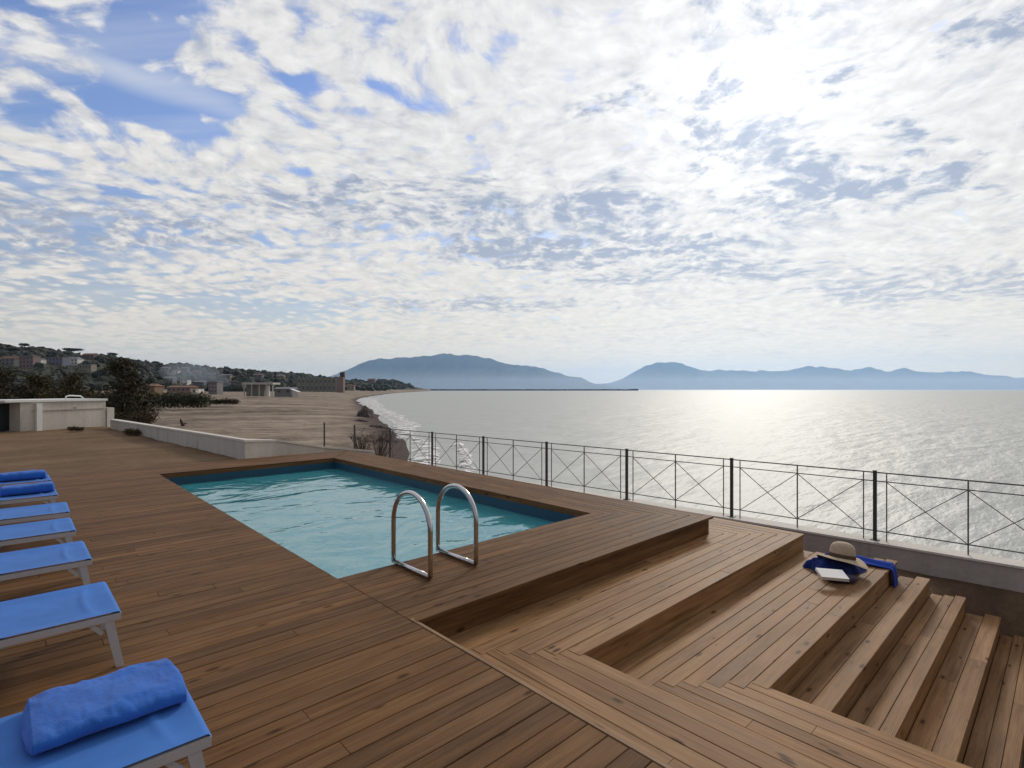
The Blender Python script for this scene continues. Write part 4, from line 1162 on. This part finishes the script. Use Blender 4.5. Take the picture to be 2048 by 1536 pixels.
for v in bm.verts: v.co += Vector((1, 0.6, 0.5))*1.3*noise.noise(v.co*0.13)
me = bpy.data.meshes.new('smoke'); bm.to_mesh(me); bm.free()
so = bpy.data.objects.new('smoke', me); COL.objects.link(so)
rm = so.modifiers.new('join', 'REMESH'); rm.mode = 'VOXEL'; rm.voxel_size = 1.2
me.materials.append(volume_mat('smoke_volume', (0.62, 0.72, 0.85), 0.022)); tag(so, 'bluish smoke drifting up over the houses behind the beach', 'smoke', kind='stuff')
HAZE = True
if HAZE:
    mb = MB(); mb.box((-20800, -20800, -46), (20800, 20800, 930))
    hz = mb.build('haze', volume_mat('haze_volume', (0.42, 0.66, 1.0), 5.2e-5, 0.6)); tag(hz, 'thin bluish sea haze', 'haze', kind='stuff')

mb = MB(); mb.prism([tuple(W(-4200, 4200)[:2]), tuple(W(8000, 4200)[:2]), tuple(W(13500, 9700)[:2]), tuple(W(-4200, 9700)[:2])], ZS+0.5, 185)
o = mb.build('mist', volume_mat('mist_volume', (0.78, 0.87, 1.0), 6.5e-5, 0.6)); tag(o, 'pale mist lying on the water at the foot of the mountains', 'mist', kind='stuff')

# ------------------------------------------------------------------ sky
SUN_PX, SUN_PY = 1510.0, 165.0
sx_, sz_ = (SUN_PX-CX)/F, (CY-SUN_PY)/F
sd = W(sx_, 1.0, sz_).normalized()
elev = math.asin(sd.z); az = math.atan2(sd.x, sd.y)
w = bpy.data.worlds.new('World'); sc.world = w; w.use_nodes = True
t = NT(w.node_tree); bg = t.n['Background']
sky = t.new('ShaderNodeTexSky', sky_type='NISHITA'); sky.sun_disc = False
sky.sun_elevation = elev; sky.sun_rotation = az; sky.air_density = 1.0; sky.dust_density = 0.4; sky.ozone_density = 2.0
BGS = 0.1
d = t.new('ShaderNodeTexCoord').outputs['Generated']
sp = t.new('ShaderNodeSeparateXYZ'); t.put(sp.inputs[0], d)
dz = t.math('MAXIMUM', sp.outputs[2], 0.0)
# cloud-layer coordinates: u to the right, v ahead of the view heading (the layer curves down to the horizon)
cu = t.vmath('DOT_PRODUCT', d, (RX[0], RX[1], 0.0)); cv = t.vmath('DOT_PRODUCT', d, (RY[0], RY[1], 0.0))
CURVE = 0.15
den = t.math('ADD', dz, CURVE)
U = t.math('DIVIDE', cu, den); V = t.math('DIVIDE', cv, den)
cb = t.new('ShaderNodeCombineXYZ'); t.put(cb.inputs[0], U); t.put(cb.inputs[1], V); P = cb.outputs[0]
def uv_of(px, py):
    X, Zv = (px-CX)/F, (CY-py)/F; L = math.sqrt(1+X*X+Zv*Zv)
    return (X/L)/(Zv/L+CURVE), (1/L)/(Zv/L+CURVE)
def shrink(py): return ((CY-py)/F*0.85+0.045)/((CY-py)/F*0.85+CURVE)
def blob(px, py, rx, ry, rot=0.0):
    rx, ry = rx*1.25*shrink(py), ry*1.6*shrink(py)
    "soft patch centred where the sky shows one, sized in layer units"
    u, v = uv_of(px, py)
    m = t.new('ShaderNodeMapping', vector_type='TEXTURE'); t.put(m.inputs[0], Pw)
    m.inputs[1].default_value = (u, v, 0); m.inputs[2].default_value = (0, 0, R(rot)); m.inputs[3].default_value = (rx, ry, 1)
    L = t.vmath('LENGTH', m.outputs[0])
    return t.smooth(L, 1.0, 0.15)
warp = t.new('ShaderNodeTexNoise'); t.put(warp.inputs['Vector'], P); warp.inputs['Scale'].default_value = 1.5; warp.inputs['Detail'].default_value = 3
wv = t.vmath('SCALE', t.vmath('SUBTRACT', warp.outputs['Color'], (0.5, 0.5, 0.5)), scale=0.4)
Pw = t.vmath('ADD', P, wv)
Pw = t.vmath('MULTIPLY', Pw, (1, 1, 0))
puff = t.noise(Pw, 9.5, 6, 0.58, 0.1)
cell = t.new('ShaderNodeTexVoronoi', feature='SMOOTH_F1'); t.put(cell.inputs['Vector'], t.vmath('ADD', P, t.vmath('SCALE', wv, scale=0.45))); cell.inputs['Scale'].default_value = 13.5; cell.inputs['Smoothness'].default_value = 0.6
cells = t.math('SUBTRACT', 0.55, cell.outputs['Distance'])
big = t.noise(t.mapping(P, rot=(0, 0, R(-62)), scale=(0.5, 1.3, 1)), 1.1, 4, 0.55)
streak = t.noise(t.mapping(P, rot=(0, 0, R(-58)), scale=(0.35, 3.2, 1)), 1.6, 5, 0.6, 0.4)
fine = t.noise(Pw, 30.0, 4, 0.6)
puff2 = t.noise(t.vmath('ADD', Pw, (-0.03, 0.05, 0.3)), 13.0, 5, 0.6, 0.3)
dens = t.math('ADD', t.math('MULTIPLY', puff, 0.9), t.math('MULTIPLY', cells, 0.75))
dens = t.math('ADD', dens, t.math('MULTIPLY', t.math('SUBTRACT', big, 0.5), 0.6))
dens = t.math('ADD', dens, t.math('MULTIPLY', t.math('SUBTRACT', streak, 0.5), 0.35))
dens = t.math('ADD', dens, t.math('MULTIPLY', t.math('SUBTRACT', fine, 0.5), 0.4))
# open blue gaps, mostly on the left
def seg(px0, py0, px1, py1, wd):
    "soft long patch between two sky directions"
    (u0, v0), (u1, v1) = uv_of(px0, py0), uv_of(px1, py1)
    L = math.hypot(u1-u0, v1-v0)
    m = t.new('ShaderNodeMapping', vector_type='TEXTURE'); t.put(m.inputs[0], Pw)
    m.inputs[1].default_value = ((u0+u1)/2, (v0+v1)/2, 0); m.inputs[2].default_value = (0, 0, math.atan2(v1-v0, u1-u0)); m.inputs[3].default_value = (L*0.62, wd*shrink((py0+py1)/2)*1.15, 1)
    return t.smooth(t.vmath('LENGTH', m.outputs[0]), 1.0, 0.1)
gaps = None
for g, k in [(seg(150, -40, 330, 115, 0.24), 0.62), (seg(140, 130, 500, 300, 0.23), 0.85), (seg(520, 160, 650, 180, 0.10), 0.25), (seg(560, 250, 640, 240, 0.10), 0.22), (seg(690, 170, 790, 190, 0.07), 0.2), (seg(190, 340, 300, 430, 0.10), 0.26),
             (seg(20, 585, 330, 600, 0.55), 0.32), (seg(280, 600, 720, 640, 0.62), 0.40), (seg(1790, 60, 1900, 30, 0.08), 0.5), (seg(1880, 430, 1960, 420, 0.12), 0.5), (seg(0, 340, 60, 400, 0.2), 0.2), (seg(940, 330, 1040, 310, 0.06), 0.2)]:
    g = t.math('MULTIPLY', g, k)
    gaps = g if gaps is None else t.math('ADD', gaps, g)
dens = t.math('SUBTRACT', dens, gaps)
# denser veil towards the sun, thinner to the left
side = t.math('MULTIPLY', t.math('SUBTRACT', cu, -0.30), 0.34)
dens = t.math('ADD', dens, side)
cover = t.smooth(dens, 0.10, 0.46)
# thickness makes the undersides grey
thick = t.noise(t.vmath('ADD', Pw, (3.7, 1.2, 0)), 3.2, 5, 0.6, 0.3)
th2 = t.noise(t.vmath('ADD', Pw, (1.7, 9.2, 0)), 13.5, 5, 0.6)
gw = t.new('ShaderNodeTexNoise'); t.put(gw.inputs['Vector'], P); gw.inputs['Scale'].default_value = 5.0; gw.inputs['Detail'].default_value = 5; gw.inputs['Roughness'].default_value = 0.65
Pw_keep = Pw
Pw = t.vmath('MULTIPLY', t.vmath('ADD', Pw, t.vmath('SCALE', t.vmath('SUBTRACT', gw.outputs['Color'], (0.5, 0.5, 0.5)), scale=0.5)), (1, 1, 0))
grey = None
for (px, py, rx, ry, rot, k) in [(1680, 375, 0.55, 0.13, 12, 0.55), (1860, 350, 0.35, 0.06, 14, 0.45), (1440, 220, 0.12, 0.12, 0, 0.45), (1405, 300, 0.10, 0.25, 0, 0.4), (1240, 215, 0.22, 0.07, 0, 0.4), (1200, 420, 0.3, 0.22, 0, 0.45), (1100, 495, 0.8, 0.25, 0, 0.6), (1330, 490, 0.7, 0.18, 0, 0.5), (1450, 540, 0.7, 0.25, 0, 0.4), (1530, 430, 0.4, 0.16, 0, 0.4), (1810, 280, 0.14, 0.10, 0, 0.45), (1620, 160, 0.08, 0.06, 0, 0.35), (1440, 30, 0.10, 0.09, 0, 0.4), (2020, 70, 0.16, 0.08, 0, 0.45), (1740, 590, 0.8, 0.35, 0, 0.4), (1560, 545, 0.7, 0.2, 0, 0.35), (2010, 570, 0.6, 0.35, 10, 0.4), (700, 385, 0.9, 0.12, -10, 0.35), (180, 470, 1.1, 0.35, 10, 0.4), (860, 440, 0.8, 0.25, 0, 0.3), (1520, 290, 0.25, 0.12, 0, 0.3), (1220, 560, 0.6, 0.15, 0, 0.35), (950, 610, 1.6, 0.25, 0, 0.35)]:
    g = t.math('MULTIPLY', blob(px, py, rx, ry, rot), k)
    grey = g if grey is None else t.math('MAXIMUM', grey, g)
Pw = Pw_keep
gr = t.math('ADD', t.math('MULTIPLY', t.math('SUBTRACT', thick, 0.5), 1.5), t.math('MULTIPLY', t.math('SUBTRACT', th2, 0.5), 1.5))
gr = t.math('ADD', gr, t.math('MULTIPLY', grey, t.math('ADD', 1.15, t.math('MULTIPLY', t.math('SUBTRACT', th2, 0.5), 5.0))))
gr = t.smooth(gr, -0.06, 0.80)
# forward-scattered sunlight brightens the veil round the sun
sd_ = t.vmath('DOT_PRODUCT', d, tuple(sd))
ang = t.math('ARCCOSINE', t.math('MINIMUM', sd_, 1.0))
halo = t.math('ADD', t.math('MULTIPLY', t.math('EXPONENT', t.math('MULTIPLY', ang, -8.0)), 0.55), t.math('MULTIPLY', t.math('EXPONENT', t.math('MULTIPLY', ang, -2.0)), 0.09))
K = 1.0/BGS
front = t.smooth(cv, -0.7, 0.5, 0.42, 1.0)
shade = t.math('ADD', t.math('ADD', 0.555, t.math('MULTIPLY', cells, 0.22)), t.math('ADD', t.math('MULTIPLY', puff2, 0.42), t.math('MULTIPLY', fine, 0.38)))
warm = t.math('EXPONENT', t.math('MULTIPLY', dz, -3.0))
lit = t.vmath('SCALE', t.vmath('ADD', (0.80*K, 0.79*K, 0.785*K), t.vmath('SCALE', (1.0*K, 0.98*K, 0.94*K), scale=halo)), scale=front)
dark = t.vmath('SCALE', t.vmath('ADD', (0.31*K, 0.365*K, 0.49*K), t.vmath('SCALE', (0.6*K, 0.58*K, 0.57*K), scale=halo)), scale=front)
lit = t.mix(t.math('MULTIPLY', warm, 0.8), lit, t.vmath('MULTIPLY', lit, (1.06, 1.0, 0.88)))
cloud = t.mix(gr, t.vmath('SCALE', lit, scale=shade), dark)
hs = t.new('ShaderNodeHueSaturation'); hs.inputs['Hue'].default_value = 0.515; hs.inputs['Saturation'].default_value = 1.12; hs.inputs['Value'].default_value = 1.5; t.put(hs.inputs['Color'], sky.outputs[0])
blue = t.vmath('SCALE', hs.outputs[0], scale=t.smooth(dz, 0.04, 0.42, 0.55, 1.0))
# thin high veil and one long wisp across the open blue
veil = t.math('MULTIPLY', t.smooth(streak, 0.36, 0.72), 0.42)
wisp = t.math('MULTIPLY', seg(-40, 40, 600, 285, 0.11), t.smooth(streak, 0.25, 0.6, 0.45, 0.85))
veil = t.math('MAXIMUM', veil, wisp)
col = t.mix(veil, blue, (0.66*K, 0.70*K, 0.78*K))
col = t.mix(cover, col, cloud)
# pale thickening of the air low over the sea
hzn = t.math('MULTIPLY', t.math('EXPONENT', t.math('MULTIPLY', dz, -11.0)), 0.95)
low = t.vmath('SCALE', t.vmath('ADD', (1.12*K, 0.90*K, 0.56*K), t.vmath('SCALE', (0.65*K, 0.50*K, 0.25*K), scale=t.math('EXPONENT', t.math('MULTIPLY', ang, -1.6)))), scale=front)
col = t.mix(hzn, col, low)
t.put(bg.inputs['Color'], col); bg.inputs['Strength'].default_value = BGS

# ------------------------------------------------------------------ sun, camera, view
sl = bpy.data.lights.new('sun', 'SUN'); sl.energy = 1.6; sl.angle = R(9); sl.color = (1.0, 0.93, 0.83)
so = bpy.data.objects.new('sun', sl); COL.objects.link(so); so.location = (0, 0, 60)
so.rotation_euler = sd.to_track_quat('Z', 'Y').to_euler()
cam = bpy.data.cameras.new('camera'); co = bpy.data.objects.new('camera', cam); COL.objects.link(co)
cam.sensor_width = 36; cam.lens = 36*F/2048; cam.shift_y = 11/2048; cam.clip_start = 0.05; cam.clip_end = 90000
co.location = (0, 0, HC); co.rotation_euler = (R(90), 0, -math.atan2(RY[0], RY[1]))
sc.camera = co
sc.view_settings.view_transform = 'Standard'; sc.view_settings.look = 'None'; sc.view_settings.exposure = 0; sc.view_settings.gamma = 1
sc.cycles.max_bounces = 8; sc.cycles.transparent_max_bounces = 12; sc.cycles.volume_bounces = 1
sc.cycles.use_denoising = True; sc.cycles.sample_clamp_indirect = 6
